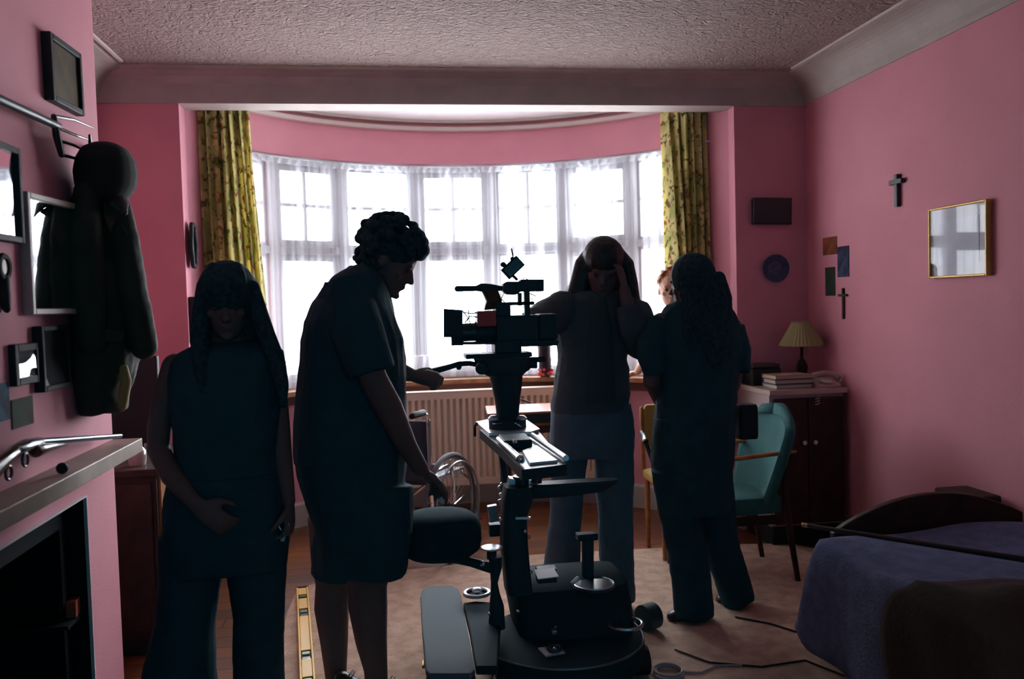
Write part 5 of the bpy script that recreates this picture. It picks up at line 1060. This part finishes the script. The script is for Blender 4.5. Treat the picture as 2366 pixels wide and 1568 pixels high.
# left outrigger: pad, knob posts
def knobpost(px, ytop, ybot, Y, r_top, rp):
    t_ = obj('post', MB().cyl(P(px, ybot, Y), P(px, ytop+8, Y), rp), black, dl_)
    obj('post_knob', MB().lathe(P(px, ytop+7, Y), [(.001, 0), (r_top*.5, 0), (r_top, .008), (r_top, .013), (r_top*.7, .016), (.001, .014)], 28), alu, t_, label='bright metal knob'); return t_
knobpost(1136, 1264, 1290, 3.05, .040, .018); 
obj('outrigger_post', MB().sl([(1284, 1128, 1160, 3.05, .03), (1310, 1131, 1160, 3.05, .03), (1345, 1134, 1150, 3.05, .022), (1370, 1133, 1155, 3.05, .025), (1400, 1130, 1165, 3.05, .03), (1450, 1128, 1168, 3.05, .03)], e=2.3), black, dl_)
bp1 = [PZ(1070, 1380, .27), PZ(1098, 1376, .27), PZ(1132, 1378, .27), PZ(1160, 1420, .22), PZ(1150, 1560, .22), PZ(1100, 1560, .22), PZ(1085, 1460, .24)]
obj('deck', MB().prism([V((q.x, q.y, .22)) for q in bp1], (0, 0, .03)), baseb, dl_, bevel=.006, smooth=False)
obj('deck_knob', MB().lathe(PZ(1102, 1372, .26), [(.001, 0), (.055, 0), (.055, .012), (.045, .018), (.001, .018)], 32), black, dl_); obj('deck_knob_ring', MB().ringt(PZ(1102, 1368, .285), .048, .007, None, 32), alu, dl_, label='bright ring'); obj('deck_knob_cap', MB().ell(PZ(1102, 1363, .292), (.02, .02, .012)), alu, dl_, label='bright cap')
obj('base_bracket', MB().ringt(PZ(1122, 1468, .17), .035, .009, None, 24, a0=1.4, a1=4.6), alu, dl_, label='bright curved bracket')
obj('steel_fitting', MB().box(PZ(1290, 1446, .20), (.05, .03, .02), rot=(0, 0, .4)).box(PZ(1280, 1458, .20), (.02, .03, .015)), mat('scratched steel', (.45, .42, .42), .35, metal=.7), dl_, bevel=.003, smooth=False, label='scratched steel fitting')
pc = PZ(1274, 1503, .165)
obj('square_plate', MB().box(pc, (.075, .075, .006), rot=(0, 0, .2)), alu, dl_, smooth=False, label='bright square plate'); obj('plate_socket', MB().ringt(pc+V((.012, 0, .008)), .022, .007, None, 28), blackg, dl_); obj('plate_bolt', MB().ell(pc+V((.012, 0, .008)), (.011, .011, .006)), chrome, dl_)
obj('side_ring', MB().ringt(PZ(1444, 1440, .20), .065, .007, None, 32), steel, dl_, label='steel ring'); obj('side_ring', MB().ringt(PZ(1408, 1428, .20), .05, .004, None, 32), steel, dl_, label='thin steel ring')
for a in (.55, 2.4, 3.7, 5.9):
    c_ = bcn+V((math.cos(a)*.30, math.sin(a)*.26, 0)); w_ = obj('wheel', MB().cyl(V((c_.x-.025, c_.y, .068)), V((c_.x+.025, c_.y, .068)), .053, 24), mat('black tyre', (.012, .013, .014), .7), dl_)
    obj('wheel_hub', MB().cyl(V((c_.x-.028, c_.y, .068)), V((c_.x+.028, c_.y, .068)), .02, 14), steel, w_)
cw = obj('rear_wheel', MB().cyl(PZ(1486, 1428, .07), PZ(1512, 1420, .07), .055, 24), black, dl_)
# loose side board (grey rubber)
q_ = [PZ(971, 1378, .25), PZ(976, 1362, .25), PZ(990, 1353, .25), PZ(1044, 1351, .25), PZ(1058, 1358, .25), PZ(1065, 1374, .25), PZ(1080, 1450, .25), PZ(1098, 1545, .25), PZ(1088, 1556, .25), PZ(992, 1556, .25), PZ(984, 1546, .25), PZ(975, 1450, .25)]
sb = thing('side_board', 'grey rubber topped rounded board lying beside the dolly base', 'board', (q_[6]+q_[11])/2+V((0, 0, -.24)))
obj('rubber_top', MB().prism([V((q.x, q.y, .228)) for q in q_], (0, 0, .022)), rubber, sb, bevel=.005, smooth=False)
obj('board', MB().prism([V((q.x, q.y, .205)) for q in q_], (0, 0, .022)), blackg, sb, bevel=.003, smooth=False)
for (x, y) in ((990, 1380), (1048, 1380), (1005, 1535), (1082, 1535)): g_ = PZ(x, y, .2); obj('foot', MB().cyl(V((g_.x, g_.y, .015)), V((g_.x, g_.y, .206)), .018), black, sb)
for (x, y) in ((979, 1532), (1104, 1545)): obj('brass_pin', MB().tube([PZ(x, y-8, .16), PZ(x, y+8, .16)], .007, 8), mat('brass', (.6, .4, .2), .3, metal=.9), sb, label='small brass pin')
# round seat on its arm
st_ = thing('dolly_seat', 'round black dolly seat on a bar, under the hand of the stooping man', 'seat', P(1010, 1290, 3.1))
obj('cushion', MB().lathe(P(1017, 1279, 3.10), [(.001, 0), (.12, .0), (.148, .02), (.155, .05), (.155, .10), (.145, .13), (.12, .148), (.06, .155), (.001, .157)], 40), mat('black canvas', (.012, .045, .056), .95, spec=.05), st_)
obj('seat_arm', MB().tube([P(935, 1276, 3.1), P(1020, 1284, 3.1), P(1090, 1298, 3.08), P(1136, 1312, 3.05)], [.012, .016, .018, .020], 12), black, st_); obj('arm_bolt', MB().ell(P(1116, 1302, 3.035), (.011, .011, .011)), chrome, st_)
tg = obj('sticker', MB().ell(P(1022, 1155, 3.0), (.014, .006, .013)), mat('white green tag', (.5, .6, .55), .5)); tag(tg, 'small white tag under the stooping man hand', 'tag')
